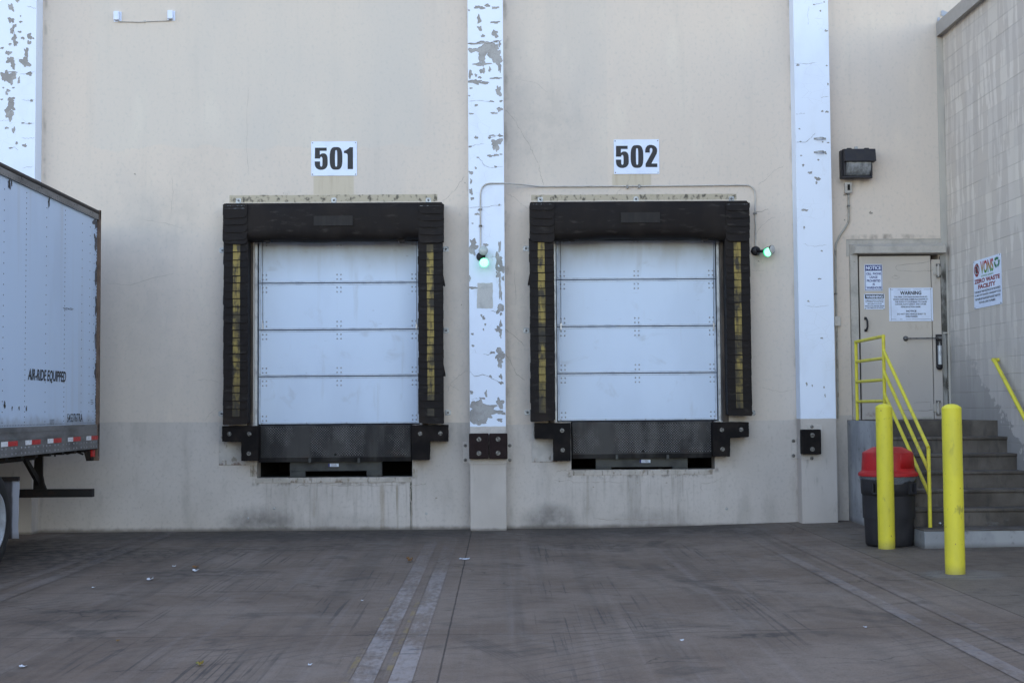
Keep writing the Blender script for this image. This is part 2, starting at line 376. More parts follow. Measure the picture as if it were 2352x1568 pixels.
def grd(g):
    X, Y = g.X, g.Y
    base = g.noise(.9, (1, 1, 1), 6); fine = g.noise(55, (1, 1, 1), 4); mid = g.noise(7, (1, 1, 1), 6, (3, 3, 3))
    c = g.mix((.162, .117, .086), (.215, .165, .128), g.ss(base, .35, .66))
    c = g.mix(c, (.23, .19, .158), g.ss(mid, .52, .75, 0, .3))
    # tyre rubber drawn out along the lanes
    for k, (off, sx) in enumerate((((0, 0, 0), 1), ((4, 1, 0), 1.7), ((9, 3, 0), .6))):
        s = g.noise(3.6*sx, (1, .028, 1), 6, off, .12)
        c = g.mix(c, (.06, .05, .043), g.ss(s, .50, .76, 0, .33))
    pale = g.ss(g.noise(7, (1, .02, 1), 5, (5, 5, 0), .1), .54, .72); c = g.mix(c, (.25, .21, .185), pale*.35)
    s = g.noise(40, (1, .012, 1), 3, (1, 5, 0), .08)
    gate = g.mx(g.band(X, -3.5, -1.0, .5), g.mx(g.band(X, .25, 1.2, .3), g.band(X, 1.9, 2.8, .4)))*g.ss(g.noise(.8, (1, .5, 1), 3, (7, 7, 0)), .42, .6)
    c = g.mix(c, (.03, .03, .032), g.ss(s, .57, .63)*gate*.65)
    # curved scrubs
    n = g.n('ShaderNodeTexWave'); n.wave_type = 'RINGS'; n.rings_direction = 'Z'
    g.nt.links.new(g.vec(1, 1, 0, (-5.5, 15.5, 0)), n.inputs[0]); n.inputs['Scale'].default_value = 2.3
    n.inputs['Distortion'].default_value = 2.0; n.inputs['Detail'].default_value = 3; n.inputs['Detail Scale'].default_value = .8
    c = g.mix(c, (.05, .048, .05), g.ss(V(g, n.outputs['Fac']), .86, .97)*g.ss(g.noise(.55, (1, 1, 1), 3, (2, 8, 0)), .5, .62)*.35)
    for (x, y, R_, wd, a) in ((7.5, -4.0, 6.0, .10, .55), (7.5, -4.0, 6.28, .07, .45), (-7.0, -11.5, 5.2, .11, .5), (-7.0, -11.5, 7.4, .12, .4), (3.0, -14.5, 4.6, .10, .45), (1.8, -1.0, 3.4, .09, .4), (-1.5, -13.5, 6.2, .12, .4)):
        dx_ = g.X-x; dy_ = g.Y-y; rd = g.m('SQRT', dx_*dx_+dy_*dy_)
        ln = g.ss(g.m('SINE', (rd-R_)*(6.28/.028)), -.4, .5, .45, 1)
        c = g.mix(c, (.045, .038, .033), g.ss(g.ab(rd-R_), wd*.6, wd, 1, 0)*ln*g.ss(g.noise(.8, (1, 1, 1), 4, (x, y, 0)), .47, .62)*a)
    # short dark blotches across the lane
    bl = g.ss(g.noise(2.6, (1, 3.2, 1), 5, (5, 9, 0)), .60, .70)
    c = g.mix(c, (.055, .045, .042), bl*.3)
    # oil and soot at the foot of the docks
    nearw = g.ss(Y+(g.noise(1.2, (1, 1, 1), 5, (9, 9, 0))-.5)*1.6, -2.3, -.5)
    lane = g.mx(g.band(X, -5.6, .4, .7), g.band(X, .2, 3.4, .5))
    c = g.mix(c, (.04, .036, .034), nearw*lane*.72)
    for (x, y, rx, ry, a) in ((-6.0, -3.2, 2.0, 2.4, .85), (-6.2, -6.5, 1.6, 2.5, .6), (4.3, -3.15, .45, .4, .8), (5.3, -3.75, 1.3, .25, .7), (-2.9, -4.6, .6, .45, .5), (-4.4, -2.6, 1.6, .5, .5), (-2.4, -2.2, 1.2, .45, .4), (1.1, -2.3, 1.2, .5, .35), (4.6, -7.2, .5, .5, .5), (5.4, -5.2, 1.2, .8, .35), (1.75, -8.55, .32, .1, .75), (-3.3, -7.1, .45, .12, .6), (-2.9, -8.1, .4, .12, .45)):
        c = g.mix(c, (.035, .032, .03), g.blobg(x, y, rx*1.3, ry*1.3, 0, 1)*g.ss(mid, .38, .6, .3, 1)*a)  # oil spots, plus contact shade painted in under the trailer and trash can
    rgt = g.ss(X, 3.78, 3.82)
    c = g.mix(c, (.14, .115, .088), rgt*.5)
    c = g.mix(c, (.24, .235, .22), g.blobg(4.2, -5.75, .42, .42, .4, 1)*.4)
    spk = g.ss(g.voro(11, (1, 1, 0), 'F1', (.3, .6, 0)), .03, .07, 1, 0)*g.ss(g.noise(2.3, (1, 1, 1), 1, (1, 6, 0)), .52, .55)
    c = g.mix(c, (.03, .028, .027), spk*.85)
    grit = g.noise(150, (1, 1, 1), 2, (3, 1, 1)); c = g.mix(c, (.33, .29, .24), g.ss(grit, .60, .72, 0, .35)); c = g.mix(c, (.03, .025, .02), g.ss(grit, .42, .30, 0, .5))
    ck = g.n('ShaderNodeTexVoronoi'); ck.feature = 'DISTANCE_TO_EDGE'; ck.inputs['Scale'].default_value = .42
    wv = g.n('ShaderNodeVectorMath'); wv.operation = 'ADD'; nz = g.n('ShaderNodeTexNoise'); nz.inputs['Scale'].default_value = 2.5; nz.inputs['Detail'].default_value = 5
    g.nt.links.new(g.vec(1, 1, 0), nz.inputs['Vector']); sc_ = g.n('ShaderNodeVectorMath'); sc_.operation = 'SCALE'; sc_.inputs['Scale'].default_value = .5
    g.nt.links.new(nz.outputs['Color'], sc_.inputs[0]); g.nt.links.new(sc_.outputs[0], wv.inputs[0]); g.nt.links.new(g.vec(1, 1, 0), wv.inputs[1]); g.nt.links.new(wv.outputs[0], ck.inputs['Vector'])
    c = g.mix(c, (.03, .026, .022), g.ss(V(g, ck.outputs['Distance']), .0, .006, 1, 0)*g.ss(g.noise(.7, (1, 1, 1), 2, (4, 2, 0)), .5, .56)*.55)
    bs_ = g.ss(g.noise(1.9, (1, 1.4, 1), 6, (8, 8, 0), .6, .62), .56, .68); c = g.mix(c, (.05, .042, .036), bs_*.42)
    pl_ = g.ss(g.noise(1.5, (1, .7, 1), 6, (2, 9, 0), .5, .62), .56, .7); c = g.mix(c, (.225, .19, .16), pl_*.4)
    c = g.mix(c, (.02, .018, .016), g.ss(fine, .45, .8, 0, .35))
    # saw-cut joints
    jo = g.mx(g.ss(g.ab(X+.375+(g.noise(3, (0, 1, 0), 4)-.5)*.012), .002, .009, 1, 0), g.ss(g.ab(X-3.8), .003, .010, 1, 0)*.8)
    wob = (g.noise(1.3, (1, 0, 0), 2)-.5)*.03
    for yj in (-5.98, -8.35, -2.55, -11.5): jo = g.mx(jo, g.ss(g.ab(Y-yj+wob), .003, .012, 1, 0)*(.75 if yj != -2.55 else .25))
    c = g.mix(c, (.022, .018, .015), jo*.75)
    r = g.ss(mid, .4, .7, .72, .9)
    return {'c': c, 'r': r, 'h': fine*.4+mid*.5-jo*1.5, 'bd': .006, 'bs': .45, 's': .3}
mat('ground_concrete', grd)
def stripe(g):
    r = grd(g)
    wear = g.noise(3.2, (1, .35, 1), 6, (3, 1, 0)); fl = g.noise(28, (1, .3, 1), 5, (1, 1, 1))
    far = g.ss(g.Y, -7.2, -2.5, .50, .14)*g.ss(g.X, 1, 2, 1, .55)*g.ss(g.X, 3.1, 3.2, 1, .55)
    f = g.ss(wear*.6+fl*.4, .42, .60)*far + far*.12
    f = f*g.ss(g.X, -4, -3.9, .45, 1)
    r['c'] = g.mix(r['c'], (.42, .39, .385), f*.8)
    sc = g.ss(g.noise(14, (.25, 1, 1), 3, (2, 2, 2), .6), .62, .66)
    r['c'] = g.mix(r['c'], (.09, .088, .09), sc*.6)
    return r
mat('worn_stripe', stripe)
mat('yellow_trace', lambda g: dict(grd(g), c=g.mix(grd(g)['c'], (.26, .19, .07), g.ss(g.noise(9, (1, .4, 1), 5), .5, .65, 0, .6)*g.ss(g.Y, -5, -8, 0, 1))))
def vinyl(g):
    n = g.noise(3, (1, 1, .4), 5); n2 = g.noise(180, (1, 1, .3), 2); n3 = g.noise(18, (.3, 1, 1), 4, (2, 2, 2))
    c = g.mix((.0115, .0085, .0078), (.021, .0165, .0145), g.ss(n, .4, .7))
    c = g.mix(c, (.06, .052, .045), g.ss(n3, .56, .8, 0, .6)); c = g.mix(c, (.045, .03, .02), g.ss(g.Z, 1.7, 1.35, 0, .35)*g.ss(n, .4, .6))
    return {'c': c, 'r': g.ss(n, .3, .7, .62, .8), 'h': n2*.25+g.noise(2.5, (1, 1, 2), 3), 'bd': .012, 'bs': .35, 's': .18}
mat('black_vinyl', vinyl)
worn('vinyl_patch', (.017, .014, .013), (.032, .028, .025), 22, .4, .7, .75, st=(1, 1, .15))
def yel(g):
    n = g.noise(26, (1, 1, .14), 5); n2 = g.noise(3.2, (1, 1, 1), 4, (2, 5, 1)); n3 = g.noise(9, (1, 1, 1), 5, (7, 1, 1))
    c = g.mix((.29, .21, .055), (.18, .13, .04), g.ss(n, .42, .62))
    c = g.mix(c, (.04, .032, .022), g.ss(n*.5+n3*.5, .47, .62, 0, .95))
    low = g.ss(g.Z+(n3-.5)*1.3, 1.35, 2.25, 1, 0)
    c = g.mix(c, (.026, .022, .02), low*.9)
    c = g.mix(c, (.035, .028, .02), g.ss(n2, .50, .62, 0, .85))
    return {'c': c, 'r': .6, 's': .3}
mat('yellow_strip', yel)
def rub(g):
    n = g.noise(5, (1, 1, 1), 5); n2 = g.noise(60, (1, 1, 1), 3)
    return {'c': g.mix((.009, .0075, .0075), (.021, .016, .014), g.ss(n, .4, .7)), 'r': .8, 'h': n2, 'bd': .004, 'bs': .5, 's': .14}
mat('black_rubber', rub)
worn('brown_rubber', (.021, .0125, .012), (.032, .021, .020), 7, .4, .7, .8, spec=.15, bump=.002)
worn('galvanised', (.42, .43, .44), (.30, .30, .30), 20, .4, .7, .45, .6, bump=.001)
worn('bolt_metal', (.21, .205, .20), (.08, .07, .06), 40, .45, .65, .45, .7)
def sill(g):
    n = g.noise(5, (1, 1, 1), 5, (1, 2, 1)); r = g.noise(14, (1, 1, .5), 6, (4, 2, 1)); v = g.noise(30, (1, 1, .06), 3)
    c = g.mix((.50, .45, .40), (.40, .36, .31), g.ss(n, .4, .6)); c = g.mix(c, (.17, .115, .07), g.ss(r, .52, .66, 0, .75)); c = g.mix(c, (.05, .045, .035), g.ss(v, .58, .7, 0, .5))
    return {'c': c, 'r': .8}
mat('sill_paint', sill)
worn('grey_plate', (.56, .51, .465), (.45, .41, .37), 6, .45, .7, .7)
def plate_rust(g):
    n = g.noise(5, (1, 1, 1), 6, (2, 1, 4)); c = g.mix((.51, .475, .44), (.44, .41, .38), g.ss(n, .4, .6)); c = g.mix(c, (.16, .12, .08), g.ss(g.noise(18, (1, 1, .5), 5, (1, 1, 1)), .58, .7, 0, .6))
    e = g.ss(g.Z+(g.noise(11, (1, 1, 1), 5)-.5)*.14, .865, .925, 1, 0)
    c = g.mix(c, (.10, .035, .02), g.ss(g.noise(9, (1, 1, 1), 5, (9, 1, 1)), .5, .56)*e)
    return {'c': c, 'r': .7}
mat('rust_plate', plate_rust)
def dsteel(g):
    n = g.noise(2.4, (1, 1, .5), 5, (1, 0, 3)); v = g.noise(9, (1, 1, .15), 4, (3, 3, 3))
    c = g.mix((.022, .021, .022), (.06, .057, .056), g.ss(n*.6+v*.4, .42, .62))
    c = g.mix(c, (.045, .028, .022), g.ss(g.noise(7, (1, 1, 1), 5, (5, 5, 5)), .55, .75, 0, .5))
    return {'c': c, 'r': .55, 'm': .5}
mat('dark_steel', dsteel)
def lug(g):
    xs = g.mx(g.band(g.X, px(700), px(850), .3), g.band(g.X, px(1390), px(1600), .3))
    f = g.ss(g.noise(3.5, (1, 1, .6), 4, (1, 4, 1))+xs*.18+(g.Z-1.2)*.25, .50, .66)
    return {'c': g.mix((.05, .048, .048), (.42, .40, .38), f*.85), 'r': .42, 'm': .55}
mat('worn_lug', lug)
worn('leveler_grey', (.052, .054, .052), (.032, .032, .032), 5, .4, .7, .5, .2)
mat('pit_black', (.012, .011, .01), .95)
g_seed = 8
def dwhite(g):
    n = g.noise(1.3, (1, 1, .5), 4); n2 = g.noise(140, (1, 1, 1), 2)
    c = g.mix((.63, .72, .85), (.59, .675, .80), g.ss(n, .4, .65))
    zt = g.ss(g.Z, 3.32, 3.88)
    c = g.mix(c, (.34, .32, .28), zt*g.ss(g.noise(4, (1, 1, .4), 5, (1, 1, 1)), .3, .7, .5, 1)*.75)  # brown stain at the door top with the header's shade painted in
    c = g.mix(c, (.40, .40, .40), g.ss(g.noise(6, (1, 1, .12), 5, (5, 5, 5)), .58, .75, 0, .3))
    c = g.mix(c, (.30, .29, .28), g.ss(g.noise(3, (1, 1, 1), 6, (g_seed, 2, 2), .6), .60, .78, 0, .28)); c = g.mix(c, (.2, .19, .18), g.ss(g.noise(38, (.12, 1, 1), 3, (1, 3, 3)), .70, .74, 0, .5)*g.ss(g.noise(2, (1, 1, 1), 2, (9, 3, 3)), .5, .6))
    return {'c': c, 'r': .5, 'h': n2, 'bd': .001, 'bs': .25, 's': .4}
mat('door_white', dwhite)
worn('door_edge', (.50, .56, .66), (.42, .47, .56), 8, .4, .7, .4, .1)
mat('dark_gap', (.008, .007, .009), .9)
worn('old_wood', (.11, .085, .065), (.05, .04, .035), 7, .4, .65, .85, st=(1, 1, .2), bump=.004)
worn('track_steel', (.5, .52, .54), (.36, .36, .37), 9, .45, .7, .4, .5)
mat('cable', (.12, .12, .13), .5, .6)
worn('rivet_steel', (.42, .42, .44), (.3, .3, .3), 20, .45, .7, .35, .8)
def sdoor(g):
    n = g.noise(1.5, (1, 1, .6), 5); c = g.mix((.54, .475, .405), (.49, .435, .38), g.ss(n, .4, .65))
    c = g.mix(c, (.33, .25, .17), g.ss(g.noise(9, (1, 1, .5), 6, (1, 2, 2)), .60, .8, 0, .45))
    x0, z0 = W(2008, 952)
    c = g.mix(c, (.20, .10, .05), g.blob(x0, z0, .16, .06, .1, 1)*g.ss(g.noise(16, (1, 1, 1), 5), .4, .6)*1.0)
    c = g.mix(c, (.44, .41, .395), g.ss(g.Z, 1.5, 2.4, .6, 0))
    return {'c': c, 'r': .6, 'h': n, 'bd': .01, 'bs': .2}
mat('steel_door_paint', sdoor)
def jambm(g):
    n = g.noise(5, (1, 1, .4), 6, (2, 4, 2)); c = g.mix((.33, .32, .30), (.07, .065, .055), g.ss(n, .44, .6))
    return {'c': c, 'r': .8}
mat('stained_jamb', jambm)
worn('frame_grey', (.475, .435, .385), (.38, .35, .31), 4, .45, .7, .6)
def flash(g):
    n = g.noise(8, (1, 1, .3), 5); sp = g.ss(g.voro(16, (1, 1, .8)), .05, .12, 1, 0)*g.ss(g.noise(3, (1, 1, 1), 2, (1, 7, 7)), .5, .55)
    return {'c': g.mix(g.mix((.47, .44, .39), (.40, .38, .35), g.ss(n, .4, .7)), (.13, .08, .05), sp*.8), 'r': .65}
mat('corner_trim_paint', flash)
worn('coping_grey', (.36, .345, .33), (.42, .405, .385), 2, .4, .7, .4, .3)
worn('sealant', (.33, .37, .46), (.4, .43, .48), 9, .4, .6, .7)
def conc(g):
    n = g.noise(2.2, (1, 1, 1), 6); n2 = g.noise(50, (1, 1, 1), 3); fr = g.noise(12, (1, 1, .25), 5, (2, 2, 2))
    c = g.mix((.072, .060, .050), (.14, .12, .102), g.ss(n, .38, .66))
    c = g.mix(c, (.035, .034, .033), g.ss(fr, .5, .72, 0, .6))
    c = g.mix(c, (.26, .26, .265), g.ss(g.noise(6, (.4, 1, 1), 5, (7, 7, 7)), .62, .78, 0, .5))
    return {'c': c, 'r': .85, 'h': n2, 'bd': .004, 'bs': .5}
mat('stair_concrete', conc)
def conc2(g):
    n = g.noise(2.5, (1, 1, .7), 6, (1, 1, 1)); fr = g.noise(10, (1, 1, 1), 5, (4, 2, 2))
    c = g.mix((.27, .275, .285), (.38, .38, .385), g.ss(n, .38, .62)); c = g.mix(c, (.12, .115, .11), g.ss(fr, .56, .75, 0, .6))
    c = g.mix(c, (.1, .09, .08), g.ss(g.Z, .07, .15, .6, 0))
    return {'c': c, 'r': .85, 'h': fr, 'bd': .004, 'bs': .4}
mat('painted_concrete', conc2)
def yelp(g):
    n = g.noise(6, (1, 1, .3), 5); n2 = g.noise(30, (1, 1, 1), 4, (2, 2, 2))
    c = g.mix((.74, .65, .045), (.66, .58, .05), g.ss(n, .4, .65)); c = g.mix(c, (.30, .26, .05), g.ss(n2, .62, .8, 0, .6))
    sc = g.ss(g.noise(45, (.3, 1, 1.2), 3, (1, 6, 2)), .72, .76)
    c = g.mix(c, (.12, .11, .05), sc*.6)
    c = g.mix(c, (.25, .21, .08), g.ss(g.Z+n*.15, .12, .26, .65, 0))
    sm = g.ss(g.noise(11, (1, 1, .5), 5, (8, 2, 2)), .60, .70)*g.mx(g.band(g.Z, .5, .95, .15), g.band(g.Z, 1.15, 1.4, .1)*.6)
    c = g.mix(c, (.16, .14, .06), sm*.55)
    c = g.mix(c, (.30, .16, .05), g.ss(g.voro(15, (1, 1, .7)), .07, .1, 1, 0)*g.ss(g.noise(4, (1, 1, 1), 2, (2, 2, 7)), .5, .56)*.9)
    return {'c': c, 'r': .5, 'h': n2+n, 'bd': .004, 'bs': .35, 's': .4}
mat('yellow_paint', yelp)
worn('rail_yellow', (.70, .61, .05), (.50, .43, .09), 9, .48, .75, .5)
worn('red_plastic', (.45, .012, .014), (.36, .012, .014), 5, .4, .7, .42)
worn('grey_plastic', (.020, .019, .022), (.030, .028, .031), 6, .4, .7, .55, bump=.002)
mat('liner_plastic', lambda g: {'c': (.42, .45, .5), 'r': .3, 'h': g.noise(16, (1, 1, .5), 4), 'bd': .02, 'bs': .8, 'a': .2})
def trail(g):
    n = g.noise(1.1, (1, 1, .4), 4); s = g.noise(5, (1, 1, .05), 4, (2, 2, 2))
    c = g.mix((.53, .64, .80), (.49, .59, .74), g.ss(n, .4, .65)); c = g.mix(c, (.42, .41, .40), g.ss(s, .55, .8, 0, .35))
    dirt = g.ss(g.Z+(g.noise(6, (1, 1, 1), 5)-.5)*.2, 1.44, 1.58, .55, 0)
    c = g.mix(c, (.2, .19, .18), dirt)
    return {'c': c, 'r': .4, 's': .5, 'h': g.noise(1.3, (1, 1, .6), 2, (1, 1, 1)), 'bd': .02, 'bs': .1}
mat('trailer_white', trail)
worn('trailer_rail', (.23, .225, .225), (.14, .135, .13), 4, .4, .7, .45, .45, st=(1, .3, 1), bump=.002)
worn('dark_rail', (.035, .03, .03), (.06, .05, .045), 6, .4, .7, .6, .2)
worn('post_brown', (.17, .115, .085), (.12, .08, .06), 7, .4, .7, .55, .2)
worn('chassis_black', (.018, .016, .017), (.05, .03, .024), 7, .5, .75, .7, .2)
worn('tape_white', (.80, .80, .82), (.45, .45, .46), 30, .5, .7, .4)
worn('tape_red', (.50, .02, .02), (.38, .02, .02), 30, .5, .7, .4)
mat('letter_black', (.022, .021, .025), .55)
worn('letter_worn', (.05, .05, .06), (.45, .47, .5), 42, .52, .62, .6)
mat('letter_navy', (.02, .025, .16), .5)
worn('letter_grey', (.045, .045, .06), (.62, .64, .68), 17, .60, .64, .6)
mat('letter_red', (.24, .016, .018), .5)
mat('letter_green', (.05, .26, .07), .5)
mat('logo_dark', (.035, .03, .035), .5)
mat('logo_green', (.01, .16, .07), .5)
worn('sign_white', (.70, .77, .92), (.64, .70, .84), 5, .45, .7, .4, fine=.04)
worn('tyre_black', (.012, .011, .011), (.028, .026, .024), 9, .45, .7, .8, bump=.002)
worn('rim_white', (.34, .36, .39), (.22, .22, .23), 6, .45, .7, .4)
def mflap(g):
    n = g.noise(6, (1, 1, .3), 5); e = g.ss(g.X+(g.noise(9, (1, 1, .5), 4)-.5)*.03, -5.168, -5.145)  # shadow painted into the dark face, pale strip left at the right edge
    return {'c': g.mix(g.mix((.035, .03, .034), (.07, .065, .075), g.ss(n, .4, .7)), (.34, .35, .40), e*.85), 'r': .7}
mat('mudflap_rubber', mflap)
worn('mudflap_grey', (.10, .095, .10), (.22, .22, .24), 6, .5, .7, .7, st=(1, 1, .3))
worn('lamp_bronze', (.017, .015, .019), (.03, .027, .028), 9, .4, .7, .5)
mat('lamp_glass', lambda g: {'c': g.mix((.30, .31, .32), (.16, .165, .17), g.ss(g.noise(14, (1, 1, .5), 4), .4, .6)), 'r': .18, 's': .8, 'h': g.m('SINE', g.X*420), 'bd': .002, 'bs': .5})
mat('green_lens', lambda g: {'c': (.05, .6, .25), 'r': .3, 'e': (.06, 1.0, .38), 'es': .16})
mat('green_glow', lambda g: {'c': (.3, .8, .5), 'r': .3, 'e': g.mix((.18, 1.0, .50), (.42, 1.0, .68), g.ss(g.voro(90, (1, 1, 1)), .15, .45)), 'es': .30})
mat('grey_lens', lambda g: {'c': g.mix((.33, .37, .34), (.42, .46, .43), g.ss(g.voro(70), .2, .5)), 'r': .25, 's': .6})
worn('conduit_grey', (.54, .51, .47), (.42, .39, .35), 6, .45, .7, .5, .25)
worn('beige_conduit', (.40, .385, .34), (.26, .23, .19), 8, .5, .7, .6, .1)
mat('paper_white', lambda g: {'c': g.mix((.62, .64, .68), (.45, .46, .5), g.ss(g.noise(40), .45, .65)), 'r': .8})
mat('dry_leaf', lambda g: {'c': g.mix((.18, .075, .035), (.28, .17, .06), g.ss(g.noise(30), .4, .6)), 'r': .8})
mat('yellow_leaf', lambda g: {'c': g.mix((.30, .20, .04), (.12, .16, .04), g.ss(g.noise(30), .45, .6)), 'r': .8})

# ---------------------------------------------------------------- ground
def gh(x):
    t = min(1, max(0, (x-1.0)/4.6)); t = t*t*(3-2*t)
    return .085*t
xs = [-300, -60, -12] + [i*.25 for i in range(-24, 29)] + [12, 60, 300]
ys = [-300, -60, -14, -6, 0, 40, 300]
gm = MB()
vs = [(x, y, gh(x)) for y in ys for x in xs]; nx = len(xs)
gm.add(vs, [(j*nx+i, j*nx+i+1, (j+1)*nx+i+1, (j+1)*nx+i) for j in range(len(ys)-1) for i in range(nx-1)], 0, True)
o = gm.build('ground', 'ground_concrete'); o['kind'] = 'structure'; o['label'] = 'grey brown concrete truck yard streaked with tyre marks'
for i, (a, b, y0, y1) in enumerate(((-.893, -.748, -17, -1.6), (-.664, -.525, -17, -1.4), (2.94, 3.06, -17, -.6), (3.255, 3.385, -17, -.5), (-4.36, -4.22, -17, -.05), (-4.62, -4.48, -17, -.05))):
    m = MB(); n = 12
    for k in range(n):
        ya, yb = y0+(y1-y0)*k/n, y0+(y1-y0)*(k+1)/n
        m.flat([(a, ya, gh(a)+.004), (b, ya, gh(b)+.004), (b, yb, gh(b)+.004), (a, yb, gh(a)+.004)])
    o = m.build('painted_stripe', 'worn_stripe'); o['kind'] = 'structure'
for a, b in ((-.935, -.897), (-.705, -.668)):
    m = MB().flat([(a, -17, .004), (b, -17, .004), (b, -3.5, .004), (a, -3.5, .004)])
    o = m.build('painted_stripe', 'yellow_trace'); o['kind'] = 'structure'

# ---------------------------------------------------------------- warehouse
HT = 9.6
wh = thing('warehouse_building', 'long cream stucco warehouse wall with white pilasters, two loading docks and grey foot band', 'building', (0, 0, 0))
ZF1, ZF2 = pz(770, 976), pz(1460, 968)
holes = [(px(583), px(966), ZF1, 4.0), (px(591), px(946.5), pz(770, 1096), ZF1), (px(1276), px(1662), ZF2, 4.0), (px(1311), px(1641), pz(1475, 1078), ZF2), (px(1968), px(2166), 1.405, pz(2060, 582))]
gx = sorted({-24, -6.4, 16} | {h[0] for h in holes} | {h[1] for h in holes})
gz = sorted({-.3, HT} | {h[2] for h in holes} | {h[3] for h in holes})
m = MB()
vid = {(i, j): i*len(gz)+j for i in range(len(gx)) for j in range(len(gz))}
vv = [(x, 0, z) for x in gx for z in gz]; ff = []
for i in range(len(gx)-1):
    for j in range(len(gz)-1):
        cxm, czm = (gx[i]+gx[i+1])/2, (gz[j]+gz[j+1])/2
        if any(h[0] < cxm < h[1] and h[2] < czm < h[3] for h in holes): continue
        ff.append((vid[i, j], vid[i+1, j], vid[i+1, j+1], vid[i, j+1]))
m.add(vv, ff)
# reveals of the openings, sides and roof of the block
for h in holes:
    dp = .3
    m.add([(h[0], 0, h[2]), (h[0], dp, h[2]), (h[0], dp, h[3]), (h[0], 0, h[3])], [(0, 1, 2, 3)], 0)
    m.add([(h[1], 0, h[2]), (h[1], dp, h[2]), (h[1], dp, h[3]), (h[1], 0, h[3])], [(0, 1, 2, 3)], 0)
    m.add([(h[0], 0, h[3]), (h[1], 0, h[3]), (h[1], dp, h[3]), (h[0], dp, h[3])], [(0, 1, 2, 3)], 0)
    m.add([(h[0], 0, h[2]), (h[1], 0, h[2]), (h[1], dp, h[2]), (h[0], dp, h[2])], [(0, 1, 2, 3)], 0)
m.add([(-24, 0, -.3), (-24, 30, -.3), (-24, 30, HT), (-24, 0, HT), (16, 0, -.3), (16, 30, -.3), (16, 30, HT), (16, 0, HT)],
      [(0, 1, 2, 3), (5, 4, 7, 6), (1, 5, 6, 2), (3, 2, 6, 7)], 0)
rnd = random.Random(3)
def crack(pts, wd=.004, Y=-.0012, jit=.01, sub=5):
    for q in ribbon([W(x, y) for x, y in pts], wd, rnd, sub, jit): m.flat([(a, Y, z) for a, z in q], 1)
for pts, wd in (([(1067, 405), (1050, 430), (1030, 452), (1016, 462)], .004), ([(1075, 851), (1054, 862), (1039, 876), (1026, 900)], .004),
    ([(1160, 252), (1180, 274), (1198, 304), (1216, 333), (1227, 357), (1236, 375)], .005), ([(1236, 375), (1241, 400), (1246, 418), (1250, 427)], .004),
    ([(1160, 756), (1183, 773), (1206, 796)], .007), ([(1160, 813), (1172, 827), (1187, 860), (1206, 873)], .006), ([(1184, 700), (1184, 660), (1182, 620)], .003),
    ([(1160, 444), (1180, 452), (1200, 470), (1212, 480)], .003), ([(1268, 1104), (1308, 1102), (1317, 1108), (1348, 1107), (1390, 1106), (1440, 1108)], .005),
    ([(1278, 1084), (1290, 1079), (1306, 1081), (1313, 1078)], .005), ([(677, 1123), (688, 1114), (710, 1114)], .008), ([(745, 1112), (765, 1113), (795, 1116), (830, 1113), (860, 1117), (925, 1113)], .006),
    ([(949, 1114), (963, 1112), (978, 1110)], .007), ([(945, 1112), (943, 1130), (945, 1160), (944, 1207)], .016), ([(597, 1106), (640, 1108), (680, 1109), (760, 1109), (850, 1109), (944, 1107)], .005),
    ([(1733, 487), (1748, 486), (1756, 483), (1765, 481)], .006), ([(1724, 620), (1745, 622), (1757, 621)], .003), ([(1736, 540), (1748, 520), (1765, 505), (1780, 498)], .003), ([(1740, 425), (1760, 412), (1775, 395), (1800, 380)], .003),
    ([(1610, 1109), (1640, 1108)], .005), ([(1611, 1110), (1611, 1128)], .005), ([(1640, 1107), (1652, 1100), (1660, 1094)], .003), ([(1365, 1190), (1400, 1193), (1440, 1191), (1470, 1194), (1520, 1192)], .005),
    ([(245, 650), (300, 655), (345, 640), (400, 628)], .004), ([(330, 505), (380, 512), (420, 525)], .003), ([(395, 405), (398, 440), (392, 500)], .003), ([(570, 200), (566, 330), (572, 400)], .003), ([(1029, 880), (1060, 900)], .003),
    ([(1750, 890), (1790, 900), (1830, 893)], .003), ([(505, 880), (470, 870), (440, 875)], .003), ([(500, 935), (480, 950), (470, 965)], .003), ([(1180, 180), (1230, 190), (1260, 215)], .002), ([(1410, 460), (1418, 440), (1440, 425), (1450, 400)], .003)):
    crack(pts, wd)
for (x, y, r) in ((1002, 1143, .013), (633, 1165, .008), (1669, 1167, .016), (1275, 1055, .008), (1363, 1118, .01), (1465, 1108, .008), (1531, 1108, .01), (651, 444, .006), (660, 446, .005), (1018, 863, .01), (1735, 950, .008), (1285, 1105, .008), (2000, 489, .022), (600, 540, 0), (1950, 395, .015), (1945, 443, .02), (1940, 448, .015), (1742, 600, .012), (870, 410, 0), (310, 400, .012), (1068, 420, .008), (1060, 700, .008), (1940, 505, .01)):
    if r:
        X, Z = W(x, y); m.flat([(a, -.0012, z) for a, z in jag(X, Z, r, r, rnd, 12, .5)], 1)
# concrete dowel bolts left in the foot of the wall
for (x, y) in ((630, 1167), (979, 1179), (1669, 1168), (570, 1190)):
    X, Z = W(x, y); m.bolt(X, 0, Z, .018, mi=2)
m.build('wall', ['cream_wall', 'wall_crack', 'galvanised'], wh)
m = MB()
m.box(-24.1, 16.1, -.05, 30.1, HT, HT+.15)
m.build('roof', 'coping_grey', wh)

